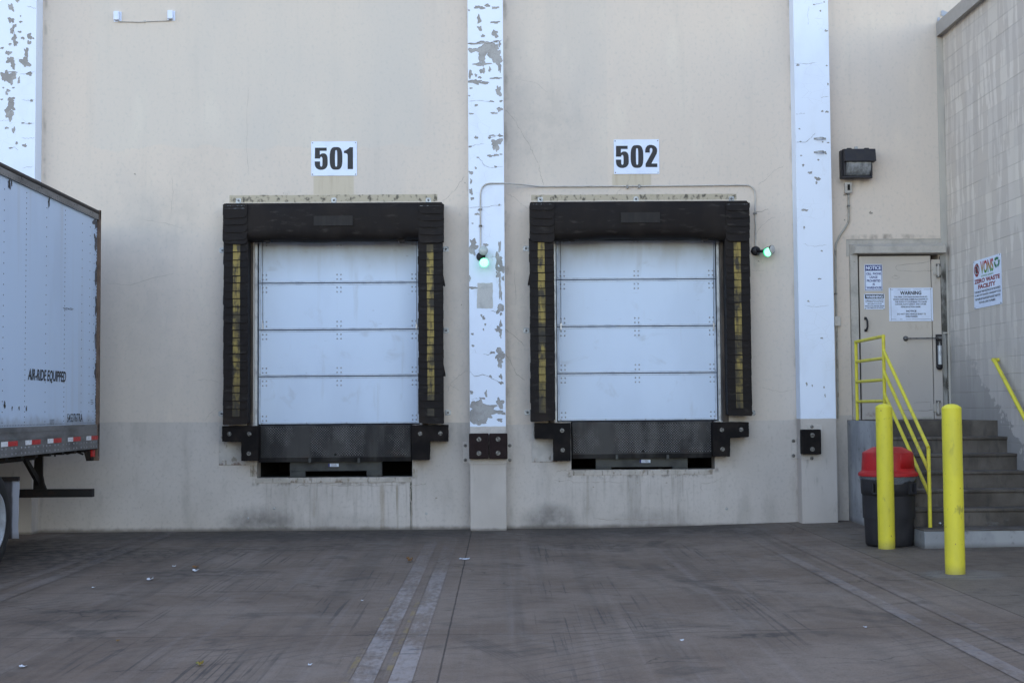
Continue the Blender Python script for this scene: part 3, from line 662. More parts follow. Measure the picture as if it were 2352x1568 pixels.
SC = .3661
chips_mid = [((1033.6, 0), .3661, [(185, 50, 30, 9), (235, 38, 18, 7), (285, 52, 20, 7), (183, 125, 12, 22), (188, 182, 13, 13), (282, 215, 18, 20), (283, 143, 28, 5), (207, 228, 10, 8), (235, 315, 55, 45), (290, 365, 38, 38), (145, 318, 28, 13), (195, 405, 40, 9), (290, 300, 14, 18), (205, 380, 18, 24), (150, 277, 40, 4), (205, 268, 26, 8), (290, 262, 14, 6), (128, 467, 11, 22), (205, 448, 15, 15), (250, 438, 7, 14), (313, 430, 8, 24), (163, 475, 7, 8), (188, 488, 9, 6), (155, 515, 34, 13), (215, 522, 32, 6), (288, 493, 28, 5), (305, 575, 17, 26), (312, 280, 7, 15), (320, 637, 8, 6), (262, 638, 14, 3), (165, 663, 9, 6), (312, 688, 14, 14), (275, 712, 18, 5), (133, 716, 12, 4), (165, 865, 10, 8), (292, 895, 32, 20), (290, 925, 16, 24), (315, 853, 14, 7), (248, 866, 9, 6), (263, 852, 18, 3), (127, 922, 8, 5), (252, 980, 15, 6), (290, 975, 15, 6), (320, 970, 7, 3), (133, 1086, 12, 9), (162, 1056, 6, 6), (287, 1048, 9, 4), (133, 1140, 6, 12), (133, 1205, 9, 18), (140, 1248, 10, 8), (170, 1345, 13, 6), (310, 1287, 6, 4), (187, 1316, 9, 5), (120, 68, 6, 4), (132, 556, 8, 4), (122, 603, 6, 3), (142, 1403, 5, 3), (175, 990, 7, 3)]),
    ((1033.6, 545.5), .348, [(153, 40, 16, 24), (150, 80, 20, 30), (237, 50, 12, 7), (328, 60, 6, 34), (322, 150, 19, 34), (337, 205, 20, 24), (318, 245, 12, 14), (330, 285, 5, 28), (333, 360, 8, 40), (150, 333, 22, 6), (350, 272, 6, 12), (333, 468, 19, 22), (337, 505, 6, 8), (335, 572, 6, 20), (322, 610, 18, 16), (148, 638, 6, 5), (335, 642, 5, 16), (152, 715, 8, 4), (332, 768, 23, 28), (330, 825, 15, 24), (280, 760, 12, 5), (337, 918, 7, 14), (338, 960, 10, 8), (268, 916, 7, 5), (142, 1022, 8, 10), (215, 1062, 15, 4), (238, 1033, 7, 14), (175, 1130, 46, 38), (240, 1118, 44, 16), (332, 1095, 20, 24), (230, 1165, 50, 34), (160, 1185, 24, 36), (300, 1152, 34, 10), (200, 1215, 36, 16), (345, 1160, 18, 7), (330, 1205, 14, 8), (130, 270, 6, 14), (208, 516, 5, 6), (222, 532, 7, 9), (233, 575, 4, 6), (222, 608, 3, 6)])]
chips_left = [((0, 0), .2563, [(100, 70, 22, 28), (155, 10, 18, 10), (100, 185, 24, 22), (110, 275, 18, 28), (135, 235, 12, 14), (178, 290, 14, 8), (130, 350, 20, 32), (140, 395, 18, 18), (265, 330, 20, 24), (298, 348, 10, 5), (262, 385, 16, 16), (205, 345, 16, 9), (238, 475, 18, 36), (225, 560, 40, 38), (75, 478, 22, 18), (95, 545, 28, 32), (120, 590, 18, 28), (55, 690, 36, 50), (100, 700, 38, 46), (170, 725, 10, 25), (265, 665, 25, 13), (120, 650, 30, 6), (75, 815, 18, 9), (60, 840, 10, 14), (100, 895, 30, 18), (95, 960, 33, 42), (85, 1030, 33, 46), (283, 905, 10, 12), (15, 895, 10, 5), (60, 1150, 14, 9), (122, 1170, 15, 20), (222, 1308, 16, 13), (150, 1285, 9, 12), (95, 1330, 14, 6), (30, 790, 8, 5), (265, 1110, 15, 5), (185, 200, 14, 7), (20, 435, 14, 7), (90, 400, 12, 8), (185, 148, 6, 5), (205, 1107, 12, 4), (120, 790, 12, 4)])]
chips_right = [((1780, 0), .25634, [(350, 45, 6, 5), (442, 22, 6, 4), (408, 102, 7, 6), (458, 280, 12, 8), (206, 587, 11, 8), (465, 592, 8, 4), (475, 757, 6, 8), (425, 1000, 10, 6), (468, 1005, 12, 7), (220, 1158, 7, 4), (235, 1397, 7, 4), (390, 1435, 9, 5), (253, 1483, 9, 8), (315, 1550, 20, 7), (428, 1275, 6, 4), (478, 1282, 8, 4), (230, 1272, 9, 3), (455, 1378, 9, 6), (384, 1605, 22, 14), (372, 1640, 8, 10), (266, 1885, 26, 8), (262, 2040, 6, 12), (420, 2250, 7, 5), (285, 3440, 6, 14), (335, 3455, 4, 8), (440, 3470, 5, 8), (450, 3545, 4, 12), (400, 2500, 12, 4), (300, 2700, 8, 6), (420, 3030, 10, 5)])]
def pilaster(x0, x1, side, chips, seed, lines):
    rn = random.Random(seed); m = MB(); yf = -.25
    m.box(x0, x1, yf, .02, -.2, HT-.01, 0)
    k = 0
    for (ox, oy), sc, lst in chips:
        for (cx_, cy_, rx, ry) in lst:
            X, Z = W(ox+cx_*sc, oy+cy_*sc, yf); q = sc/174.6*(1.22 if oy > 300 else 1.06)
            k += 1; e = yf-.0006-(k % 9)*.00015
            P = jag(X, Z, rx*q, ry*q, rn, 46 if rx*ry > 300 else 26)
            P = [(min(max(a, x0+.002), x1-.002), z) for a, z in P]
            m.flat([(a, e, z) for a, z in P], 1)
            m.flat([(min(max(a-.002, x0+.001), x1-.001), yf-.0003, min(z+.005, HT)) for a, z in P], 2)  # dark copy shifted up, painted as the shadow of the overhanging paint edge
    for pts, wd in lines:
        for q in ribbon([W(x, y, yf) for x, y in pts], wd, rn, 5, .008): m.flat([(a, yf-.0022, z) for a, z in q], 2)
    return m
ML = [([(1075, 101), (1085, 100), (1105, 97), (1118, 101), (1140, 96), (1153, 92)], .006), ([(1075, 340), (1095, 332), (1112, 330)], .003), ([(1098, 363), (1108, 370), (1112, 382), (1130, 385), (1156, 383)], .004), ([(1075, 478), (1092, 476), (1112, 476), (1154, 471)], .004),
    ([(1128, 590), (1135, 590), (1143, 583)], .003), ([(1078, 851), (1090, 864), (1110, 860), (1125, 866), (1145, 877), (1158, 882)], .005), ([(1110, 813), (1122, 815), (1134, 808)], .004), ([(1122, 318), (1140, 312), (1154, 313)], .005), ([(1076, 233), (1100, 231), (1135, 234)], .003), ([(1112, 665), (1116, 680), (1112, 700)], .002), ([(1078, 1049), (1078, 1030)], .002), ([(1127, 713), (1138, 715), (1144, 716)], .004), ([(1082, 917), (1094, 914), (1100, 918)], .003)]
m = pilaster(W(1078.5, 800, -.25)[0], W(1160.5, 800, -.25)[0], 0, chips_mid, 11, ML)
# rectangle where a label was painted over
X0, Z1 = W(1095, 650, -.25); X1, Z0 = W(1132, 708, -.25)
rr = random.Random(5); pts = []
for (a, b), (c, d) in (((X0, Z0), (X1, Z0)), ((X1, Z0), (X1, Z1)), ((X1, Z1), (X0+.01, Z1)), ((X0+.01, Z1), (X0, Z0))):
    for k in range(9): t = k/9; pts.append((a+(c-a)*t+rr.uniform(-.004, .004), b+(d-b)*t+rr.uniform(-.004, .004)))
m.flat([(a, -.2525, z) for a, z in pts], 3)
m.build('pilaster', ['white_paint', 'bare_concrete', 'crack', 'cream_patch'], wh)
m = pilaster(W(-8, 300, -.25)[0], W(81, 300, -.25)[0], 0, chips_left, 12, [([(62, 15), (75, 18), (82, 21)], .004), ([(28, 42), (30, 62), (34, 85)], .003), ([(46, 171), (60, 169), (80, 165)], .004), ([(50, 228), (60, 232), (80, 230)], .003), ([(50, 282), (62, 285), (80, 283)], .004), ([(50, 317), (65, 319), (80, 316)], .004), ([(0, 278), (12, 277), (22, 276)], .003), ([(52, 386), (65, 384), (78, 383)], .003), ([(20, 340), (35, 338), (42, 345)], .003)])
m.build('pilaster', ['white_paint', 'bare_concrete', 'crack'], wh)
m = pilaster(W(1836, 800, -.25)[0], W(1917, 800, -.25)[0], 1, chips_right, 13, [([(1825, 147), (1845, 147), (1875, 144)], .003), ([(1870, 11), (1882, 9), (1893, 6)], .003), ([(1828, 262), (1838, 261), (1849, 261)], .003), ([(1829, 327), (1850, 327), (1862, 318), (1872, 306)], .004), ([(1858, 15), (1855, 28), (1857, 45), (1856, 58)], .002), ([(1885, 224), (1903, 222)], .003), ([(1845, 560), (1870, 566), (1900, 562)], .002), ([(1848, 700), (1875, 705), (1905, 702)], .002)])
m.build('pilaster', ['white_paint', 'bare_concrete', 'crack'], wh)
MB().box(-12.75, -12.25, -.25, .02, -.2, HT-.01).build('pilaster', 'white_paint', wh)

# sills of steel angle and patched corners at the leveler pits
for (a, b, t, bo) in ((586, 944.5, 1096.5, 1107.5), (1306, 1637, 1078.5, 1090)):
    x0, z1 = W(a, t); x1, z0 = W(b, t); z0 = pz((a+b)/2, bo); zt = pz((a+b)/2, t)
    MB().box(x0, x1, -.006, .02, z0, zt).build('pit_sill', 'sill_paint', wh, bevel=.002)
for (a, b, t, bo) in ((574.5, 590, 1068, 1094), (947.5, 959, 1057, 1094)):
    x0, z1 = W(a, t); x1, z0 = W(b, bo)
    MB().box(x0, x1, -.005, .02, z0, z1).build('pit_corner_plate', 'sill_paint', wh, bevel=.002)

# ---------------------------------------------------------------- dock doors (part of the building)
def dock_door(xl, xr, seams, ybot, ytop, xm, side):
    YD = .14
    d = bpy.data.objects.new('dock_door', None); C.objects.link(d); d.parent = wh; d['_o'] = (0, 0, 0)
    X0, X1 = W(xl, 760, YD)[0], W(xr, 760, YD)[0]
    zs = [W(xm, y, YD)[1] for y in seams]; zb = W(xm, ybot, YD)[1]; pitch_ = zs[0]-zs[1]
    lev = [zb]+zs[::-1]+[zs[0]+pitch_]
    rv = [(xl+9, xl+17.5), ((xl+xr)/2-3.6, (xl+xr)/2+5.2), (xr-14.5, xr-6)]
    for i in range(len(lev)-1):
        z0, z1 = lev[i]+.006, lev[i+1]-.006
        m = MB(); m.box(X0, X1, YD, YD+.045, z0, z1, 0)
        m.box(X0+.002, X1-.002, YD-.004, YD-.0002, z0+.001, z0+.022, 1); m.box(X0+.002, X1-.002, YD-.004, YD-.0002, z1-.024, z1-.001, 1)
        m.box(X0+.001, X0+.03, YD-.003, YD-.0002, z0+.024, z1-.026, 1); m.box(X1-.03, X1-.001, YD-.003, YD-.0002, z0+.024, z1-.026, 1)
        for pr in rv:
            for xx in pr:
                X = W(xx, 760, YD)[0]
                tops = [z1-.055, z1-.115]; bots = [z0+.045, z0+.105]
                if i == 0 and pr is rv[1]: bots = []
                for z in tops+bots: m.rivet(X, YD, z, .0115, mi=2)
        if i == 0:
            for t in (.02, .3, .55, .8, .98): m.rivet(X0+(X1-X0)*t, YD-.004, z0+.012, .009, mi=2)
        else:
            m.rivet(X0+.016, YD-.004, z0+.02, .009, mi=2); m.rivet(X1-.016, YD-.004, z0+.02, .009, mi=2)
        m.build('door_panel', ['door_white', 'door_edge', 'rivet_steel'], d)
    MB().box(X0-.02, X1+.02, YD+.05, YD+.07, zb-.02, lev[-1], 0).build('door_backing', 'dark_gap', d)
    MB().box(X0+.01, X1-.005, YD-.002, YD+.04, zb-.03, zb-.001, 0).build('bottom_seal', 'dark_gap', d)
    for s, xx in ((-1, X0), (1, X1)):
        xc = xx+s*.022
        MB().box(xx+s*.012, xx+s*.048, YD-.05, YD+.04, zb-.02, lev[-1]).build('door_track', 'track_steel', d, bevel=.003)
        MB().box(xx+s*.0505, xx+s*.13, -.012, YD+.05, zb-.02, 3.99).build('door_jamb', 'old_wood', d, bevel=.004)
    for s, xx in ((1, xl+8), (-1, xr-5)):
        a = W(xx, 553, YD-.03)[0]; b = W(xx+(1 if s > 0 else 0), 745, YD-.03)
        m = MB(); m.tube([(a, YD-.03, 3.95), (b[0], YD-.03, b[1])], .0035, n=6)
        m.box(b[0]-.008, b[0]+.008, YD-.036, YD-.008, b[1]-.07, b[1]+.015, 1); m.tube([(b[0], YD-.03, b[1]+.06), (b[0], YD-.03, b[1])], .006, 1, 8)
        m.build('lift_cable', ['cable', 'rivet_steel'], d)
    # dark dock interior closing the opening
    return d
dd = dock_door(594.5, 961.5, [649.5, 757, 863.5], 973.5, 553, 778, 0)
dd['label'] = 'white sectional dock door under the 501 sign'
dd = dock_door(1279.5, 1644.5, [641.5, 749, 856.5], 965.5, 550, 1462, 1)
dd['label'] = 'white sectional dock door under the 502 sign'
for h in (holes[0], holes[2]):
    m = MB(); m.box(h[0]-.15, h[1]+.15, .3, .34, h[2]-.1, 4.1); m.build('door_backing', 'dark_gap', wh)
for h in (holes[1], holes[3]):
    m = MB()
    x0, x1, z0, z1 = h[0]-.001, h[1]+.001, h[2]-.001, h[3]-.12
    v = [(x0, .012, z0), (x1, .012, z0), (x1, 1.8, z0), (x0, 1.8, z0), (x0, .012, z1), (x1, .012, z1), (x1, 1.8, z1), (x0, 1.8, z1)]
    m.add(v, [(0, 1, 2, 3), (7, 6, 5, 4), (0, 3, 7, 4), (1, 5, 6, 2), (3, 2, 6, 7)]); m.build('leveler_pit', 'pit_black', wh)

# ---------------------------------------------------------------- dock levelers
def leveler(xl, xr, yt, yb, kx0, kx1, ky0, ky1, ky2, leg, tabs, sticker, label):
    YL = -.07; xm = (xl+xr)/2
    X0, Z1 = W(xl, yt, YL); X1 = W(xr, yt, YL)[0]; Z1 = W(xm, yt, YL)[1]; Z0 = W(xm, yb, YL)[1]
    t = thing('dock_leveler', label, 'dock leveler', ((X0+X1)/2, 0, Z1), 'steel dock levelers below the doors')
    m = MB(); m.box(X0, X1, YL, YL+.025, Z0+.06, Z1); m.add([(X0, YL, Z0+.06), (X1, YL, Z0+.06), (X1, YL+.02, Z0), (X0, YL+.02, Z0), (X0, YL+.025, Z0+.06), (X1, YL+.025, Z0+.06), (X1, YL+.03, Z0), (X0, YL+.03, Z0)], [(0, 3, 2, 1), (4, 5, 6, 7), (3, 7, 6, 2), (0, 4, 7, 3), (1, 2, 6, 5)])
    pit = .0345; ro = random.Random(int(xl)); k = 0
    nxn = int((X1-X0-.02)/(pit/2)); nz = int((Z1-Z0-.085)/(pit/2))
    for i in range(nxn):
        for j in range(nz):
            if (i+j) % 2: continue
            cx_ = X0+.02+i*pit/2; cz_ = Z1-.02-j*pit/2
            s = 1 if (i % 2) else -1
            l, wd = .0125, .0035
            ux, uz = .707*l, .707*l*s; vx, vz = -.707*wd*s, .707*wd
            m.add([(cx_-ux, YL, cz_-uz), (cx_+vx, YL-.0005, cz_+vz), (cx_+ux, YL, cz_+uz), (cx_-vx, YL-.0005, cz_-vz), (cx_, YL-.0035, cz_)], [(0, 1, 4), (1, 2, 4), (2, 3, 4), (3, 0, 4)], 1)
    X, Z = W(xm+2, yb-17, YL); m.lathe([(.017, 0), (.017, .002), (0, .002)], (X, YL-.001, Z), (0, -1, 0), 14, 2)
    m.build('lip_plate', ['dark_steel', 'worn_lug', 'pit_black'], t)
    m = MB(); m.box(X0-.005, X1+.02, YL+.026, .16, Z1-.045, Z1-.012); m.tube([(X0, YL+.03, Z1+.002), (X1, YL+.03, Z1+.002)], .014, n=10)
    m.build('hinge_bar', 'dark_steel', t)
    MB().box(X0-.02, X1+.02, .03, .14, Z0+.03, Z1-.05).build('header', 'pit_black', t)
    YK = .02
    a0, z1 = W(kx0, ky0, YK); a1 = W(kx1, ky0, YK)[0]; z1 = W(xm, ky0, YK)[1]+.03; z0 = W(xm, ky1, YK)[1]; zz = W(xm, ky2, YK)[1]
    m = MB(); m.box(a0, a1, YK, YK+.09, z0, z1)
    lw = leg/173.0
    for q0, q1 in ((a0, a0+lw), (a1-lw, a1)):
        m.box(q0, q1, YK-.006, YK+.1, zz, z0-.001); m.box(q0, q1, YK-.012, YK-.0065, zz+.02, zz+.028)
    m.build('lip_keeper', 'leveler_grey', t, bevel=.002)
    for xx in tabs:
        X, Z = W(xx, yb-2, YL-.004); MB().box(X-.017, X+.017, YL-.006, YL+.02, Z-.025, Z+.035).build('lip_tab', 'leveler_grey', t, bevel=.002)
    a, zt = W(sticker[0], sticker[2], YK); b, zb = W(sticker[1], sticker[3], YK)
    m = MB(); m.box(a, b, YK-.0012, YK-.0002, zb, zt, 0); m.box(a, a+(b-a)*.16, YK-.0018, YK-.0013, zb, zt, 1)
    for q in range(4): m.box(a+(b-a)*.25, a+(b-a)*(.85-.1*(q % 2)), YK-.0018, YK-.0013, zb+(zt-zb)*(.16+.2*q), zb+(zt-zb)*(.24+.2*q), 2)
    m.build('data_label', ['sign_white', 'letter_navy', 'letter_worn'], t)
leveler(594.5, 943, 978, 1060, 665.7, 877.5, 1063, 1081, 1095, 35.5, (711, 824), (754, 778, 1064, 1071), 'dark tread plate lip hanging below the door numbered 501')
leveler(1315, 1635.5, 970, 1052, 1368.4, 1579.5, 1055, 1072, 1078, 35.5, (1417, 1534), (1469, 1494, 1055, 1062), 'dark tread plate lip hanging below the door numbered 502')

# ---------------------------------------------------------------- dock seals
def flap(m, x0, x1, ztop, h, y0, lean, rn, mi=0, rad=.05, n=7, sk=(0, 0)):
    """one rubber flap: rounded lower corners, leaning out at the bottom"""
    pts = [(x0, ztop)]
    dz0, dz1 = sk
    for k in range(n+1):
        q = pi/2*k/n; pts.append((x0+rad-rad*cos(q), ztop-h+dz0+rad-rad*sin(q)))
    for k in range(n+1):
        q = pi/2*k/n; pts.append((x1-rad+rad*sin(q), ztop-h+dz1+rad-rad*cos(q)))
    pts.append((x1, ztop))
    f = lambda z: y0-lean*(ztop-z)/h
    N = len(pts)
    front = [(a, f(z), z) for a, z in pts]; back = [(a, f(z)+.007, z) for a, z in pts]
    m.add(front, [list(range(N))], mi); m.add(back, [list(range(N))[::-1]], mi)
    m.add(front+back, [(i, i+N, (i+1) % N+N, (i+1) % N) for i in range(N)], mi)
def seal(L, label, seed):
    rn = random.Random(seed); YF = -.29
    xm = (L['l']+L['r'])/2
    def w(x, y, Y=YF): return W(x, y, Y)
    t = thing('dock_seal', label, 'dock seal', (w(xm, 975)[0], 0, w(xm, 975)[1]), 'black padded seals framing the dock doors')
    for side in (0, 1):
        a, b = L['pads'][side]
        X0, X1 = w(a, 750)[0], w(b, 750)[0]; ZB = w((a+b)/2, L['bot'][side])[1]; ZT = w((a+b)/2, L['top'])[1]
        ZH = w((a+b)/2, L['hb'])[1]
        m = MB(); r = .03
        prof = [(X0+.012, 0), (X1-.012, 0), (X1-.012, YF+.05), (X1-.03, YF+.025), (X0+.03, YF+.025), (X0+.012, YF+.05)]
        N = len(prof); hs = [ZB+.02+(ZT-.04-ZB-.02)*k/26 for k in range(27)]
        vs = []
        for z in hs:
            j = rn.uniform(-.004, .004)
            vs += [(x+j*(1 if y < 0 else 0), y, z) for x, y in prof]
        m.add(vs, [(i*N+j, i*N+(j+1) % N, (i+1)*N+(j+1) % N, (i+1)*N+j) for i in range(len(hs)-1) for j in range(N)]+[list(range(N))[::-1], [len(vs)-N+q for q in range(N)]])
        # a couple of flap ears bent out at the outer side
        xo = X0 if side == 0 else X1; s = -1 if side == 0 else 1
        for ye in L['ears']:
            z = w(a, ye)[1]
            m.add([(xo-s*.01, YF+.08, z+.2), (xo+s*.022, YF+.14, z+.02), (xo+s*.018, YF+.1, z), (xo-s*.01, YF+.06, z+.01)], [(0, 1, 2, 3)])
        pad = m.build('side_pad', 'black_vinyl', t)
        # long flap stack
        m = MB(); ym = MB(); n = L['n']; ph = (ZH-ZB)/n
        ya, yb = L['yel'][side]; U0, U1 = w(ya, 750)[0], w(yb, 750)[0]
        for k in range(n):
            zt = ZB+ph*(k+1)+.05; h = ph+.05
            dx = rn.uniform(-.005, .005); d0, d1 = rn.uniform(-.010, .010), rn.uniform(-.010, .010)
            if rn.random() < .12: d0 -= .012
            lean = .011+rn.uniform(0, .007)
            x0, x1 = X0+dx, X1+dx*.5
            flap(m, x0, x1, zt, h, YF+.012, lean, rn, 0, .055 if k else .02, 7, (d0, d1))
            if k == 0: continue
            z1, z0 = zt-.052, zt-h+.002+max(d0, d1, 0)
            f = lambda z: YF+.012-lean*(zt-z)/h-.0018
            e = rn.uniform(-.003, .003); mid_ = (z1+z0)/2
            if not (L['fade'] and k < 3 and rn.random() < .5):
                ym.add([(U0+e, f(z0), z0), (U1+e, f(z0), z0), (U1+e, f(mid_), mid_), (U0+e, f(mid_), mid_), (U1+e, f(z1), z1), (U0+e, f(z1), z1)], [(0, 1, 2, 3), (3, 2, 4, 5)])
        m.build('flap_layers', 'black_vinyl', pad); ym.build('yellow_strip', 'yellow_strip', pad)
    # header pad
    XL, XR = w(L['l'], 500)[0], w(L['r'], 500)[0]
    ZT, ZH = w(xm, L['top'])[1], w(xm, L['hbm'])[1]
    hgt = ZT-ZH; yf = YF-.0
    prof = [(0, ZT+.0), (-.05, ZT+.006), (yf+.07, ZT), (yf+.02, ZT-.025), (yf-.005, ZT-.10), (yf-.012, ZT-.22), (yf-.015, ZT-.34), (yf-.005, ZH+.09), (yf+.02, ZH+.045), (yf+.06, ZH+.012), (yf+.12, ZH), (-.02, ZH+.01), (0, ZH+.01)]
    nx_ = 60; vs = []; N = len(prof)
    rr = random.Random(seed+5); ph = [rr.uniform(0, 6) for _ in range(6)]
    for i in range(nx_+1):
        t_ = i/nx_; X = XL+.03+(XR-XL-.06)*t_
        for j, (y, z) in enumerate(prof):
            bulge = 0
            if 2 < j < 11:
                bulge = .005*sin(9*t_+ph[0]+j*.5)+.0035*sin(23*t_+ph[1]-j*.8)
                if L['fold']: bulge += .02*math.exp(-((t_-.80-(j-7)*.022)/.022)**2)*(j > 4)
            sag = (.010*sin(7*t_+ph[2])+.005*sin(19*t_+ph[3])) if j > 6 and j < 12 else 0
            vs.append((X, y+bulge, z+sag))
    m = MB(); m.add(vs, [(i*N+j, i*N+j+1, (i+1)*N+j+1, (i+1)*N+j) for i in range(nx_) for j in range(N-1)], 0, True)
    m.add(vs[:N], [list(range(N))]); m.add(vs[-N:], [list(range(N))[::-1]])
    # torn tags hanging off the lower edge
    for xx in L['tags']:
        X, Z = w(xx, L['hbm'])
        m.add([(X-.07, yf+.09, Z+.02), (X+.05, yf+.09, Z+.02), (X+.03, yf+.085, Z-.03), (X-.02, yf+.085, Z-.035)], [(0, 1, 2, 3)])
    hp = m.build('header_pad', 'black_vinyl', t)
    a, zt = w(L['patch'][0], L['patch'][2], YF-.03); b, zb = w(L['patch'][1], L['patch'][3], YF-.03)
    m = MB(); m.box(a, b, YF-.031, YF-.027, zb, zt); m.build('sewn_patch', 'vinyl_patch', hp)
    for side in (0, 1):
        a, b = L['heads'][side]; X0, X1 = w(a, 500, YF-.03)[0], w(b, 500, YF-.03)[0]
        zt = w((a+b)/2, L['top']+5, YF-.03)[1]; zb = w((a+b)/2, L['hc'][side], YF-.03)[1]
        m = MB(); m.box(X0+.012, X1-.012, -.01, YF+.01, zb+.04, zt+.015)
        n = 5; cuts = L['cuts'][side]
        for k in range(n-1, -1, -1):
            z1 = zt-(zt-zb)*cuts[k]; z0 = zt-(zt-zb)*cuts[k+1]
            y0 = YF-.006-.005*(n-k)*.6
            flap(m, X0+rn.uniform(-.003, .006), X1+rn.uniform(-.006, .003), z1+(.04 if k else 0), z1-z0+(.04 if k else 0), y0, .015, rn, 0, .06, 8, (rn.uniform(-.008, .008), rn.uniform(-.008, .008)))
        # stitched seams on the top flap
        for q in (.012, .047):
            z = zt-q-.008; m.box(X0+.02, X1-.03, YF-.0255-q*.03, YF-.0205, z-.0016, z+.0016, 1)
        m.build('corner_flaps', ['black_vinyl', 'letter_worn'], hp, bevel=.0)
    for (x, y, kind) in L['tabs']:
        X, Z = W(x, y)
        m = MB()
        if kind == 't': m.prism([(X-.035, Z-.06), (X+.035, Z-.06), (X+.035, Z+.022), (X+.025, Z+.034), (X-.025, Z+.034), (X-.035, Z+.022)], -.006, .001)
        else: m.prism([(X-.04, Z-.036), (X+.028, Z-.036), (X+.04, Z-.024), (X+.04, Z+.024), (X+.028, Z+.036), (X-.04, Z+.036)] if kind == 'r' else [(X+.04, Z-.036), (X-.028, Z-.036), (X-.04, Z-.024), (X-.04, Z+.024), (X-.028, Z+.036), (X+.04, Z+.036)], -.006, .001)
        m.lathe([(.014, 0), (.014, .001), (0, .001)], (X, -.006, Z), (0, -1, 0), 12, 1); m.bolt(X, -.007, Z, .010, mi=2)
        m.build('fixing_tab', ['galvanised', 'pit_black', 'bolt_metal'], t, bevel=.0015)
seal(dict(l=511, r=1019.5, pads=((512.5, 569), (960.5, 1018.5)), bot=(975, 973), top=464, hb=561, hbm=551, n=23, yel=((534.5, 551), (981, 996.5)), ears=(657, 865), fade=True, fold=True, tags=(612, 922),
     patch=(720.5, 810, 496, 518), heads=((511, 567.5), (961, 1019.5)), hc=(560, 557), cuts=((0, .35, .52, .70, .9, 1.0), (0, .25, .44, .61, .80, 1.0)),
     tabs=((548, 461, 't'), (767, 460, 't'), (984, 460, 't'), (511, 575, 'l'), (1024, 572.5, 'r'), (1025, 759, 'r'), (1029, 947, 'r'), (509, 950, 'l'))),
     'black padded seal round the dock door under the 501 sign', 21)
seal(dict(l=1216, r=1723, pads=((1217, 1274), (1669, 1725)), bot=(967, 955), top=460.5, hb=556, hbm=548, n=23, yel=((1237, 1252.5), (1688, 1704)), ears=(655,), fade=False, fold=False, tags=(1315, 1622),
     patch=(1426, 1516, 488, 511), heads=((1217, 1273.5), (1667, 1722.5)), hc=(555, 554), cuts=((0, .20, .40, .60, .79, 1.0), (0, .21, .41, .61, .80, 1.0)),
     tabs=((1241, 458.5, 't'), (1461, 457.5, 't'), (1680, 457, 't'), (1208, 571, 'l'), (1209, 759, 'l'), (1211.5, 947, 'l'), (1728, 948, 'r'))),
     'black padded seal round the dock door under the 502 sign', 33)

# ---------------------------------------------------------------- bumpers
def lbumper(pts, bolts, back, label, plate='rust_plate'):
    YB = -.24
    P = [W(x, y, YB) for x, y in pts]
    cx_ = sum(p[0] for p in P)/len(P); cz_ = min(p[1] for p in P)
    t = thing('dock_bumper', label, 'bumper', (cx_, 0, cz_), 'black rubber bumpers round the docks')
    rn = random.Random(int(pts[0][0]))
    # lay-up of rubber slabs side by side
    Q = []
    for (a, b), (c, d) in zip(P, P[1:]+P[:1]):
        n = 10
        for k in range(n): u = k/n; Q.append((a+(c-a)*u+rn.uniform(-.0025, .0025), b+(d-b)*u+rn.uniform(-.0025, .0025)))
    MB().prism(Q, YB, -.012).build('rubber_block', 'black_rubber', t, bevel=.008)
    for x, y in bolts:
        m = MB(); X, Z = W(x, y, YB); m.lathe([(.028, 0), (.028, .003), (.021, .003), (.019, .0005), (.012, .0005)], (X, YB-.001, Z), (0, -1, 0), 18, 0, False); m.bolt(X, YB-.001, Z, .019); m.build('bolt', 'bolt_metal', t)
    if back:
        x0, z1 = W(back[0], back[2], -.01); x1, z0 = W(back[1], back[3], -.01)
        m = MB().box(x0, x1, -.0115, -.001, z0, z1, 0)
        for x, y in back[4]: X, Z = W(x, y); m.bolt(X, -.0115, Z, .022, mi=1)
        m.build('backing_plate', [plate, 'grey_plate'], t, bevel=.002)
lbumper([(510, 978), (593.5, 978), (593.5, 1058), (554, 1058), (554, 1014.6), (510, 1014)], ((526.5, 996), (572.5, 996), (571.5, 1041)), (503, 591, 977, 1067, ((545.5, 1029), (513, 1057))), 'L-shaped black bumper left of the lip under door 501')
lbumper([(944.5, 976), (1028.5, 975), (1029, 1013), (986.5, 1013), (986, 1056), (945, 1056)], ((965, 995.5), (1011.5, 994.7)), None, 'L-shaped black bumper right of the lip under door 501')
lbumper([(1228, 971), (1311, 970.5), (1311, 1058), (1272, 1058), (1272, 1007.5), (1228, 1007)], ((1291, 988), (1292.5, 1033)), (1221, 1311, 971, 1060, ((1263.5, 1017), (1229.5, 1052))), 'L-shaped black bumper left of the lip under door 502')
lbumper([(1637, 969), (1720, 968.5), (1720.5, 1003), (1677.5, 1005.5), (1677, 1048), (1639, 1048)], ((1658, 986.5), (1702.5, 986), (1659.5, 1031)), None, 'L-shaped black bumper right of the lip under door 502')
def sbumper(x0p, x1p, y0p, y1p, bolts, m_, label, YW=-.262, dep=.11):
    YB = YW-dep
    x0, z1 = W(x0p, y0p, YB); x1, z0 = W(x1p, y1p, YB)
    t = thing('dock_bumper', label, 'bumper', ((x0+x1)/2, YW, z0), 'black rubber bumpers round the docks')
    MB().box(x0, x1, YB, YW, z0, z1).build('rubber_block', m_, t, bevel=.012, seg=3)
    for x, y in bolts:
        m = MB(); X, Z = W(x, y, YB); m.lathe([(.03, 0), (.03, .003), (.023, .003), (.021, .0005), (.012, .0005)], (X, YB-.0005, Z), (0, -1, 0), 18, 0, False); m.bolt(X, YB-.0005, Z, .02); m.build('bolt', 'bolt_metal', t)
sbumper(1077, 1122.5, 995, 1053.5, ((1100, 1008.5), (1100, 1040.5)), 'brown_rubber', 'brownish black bumper block, left one of the pair on the middle pilaster')
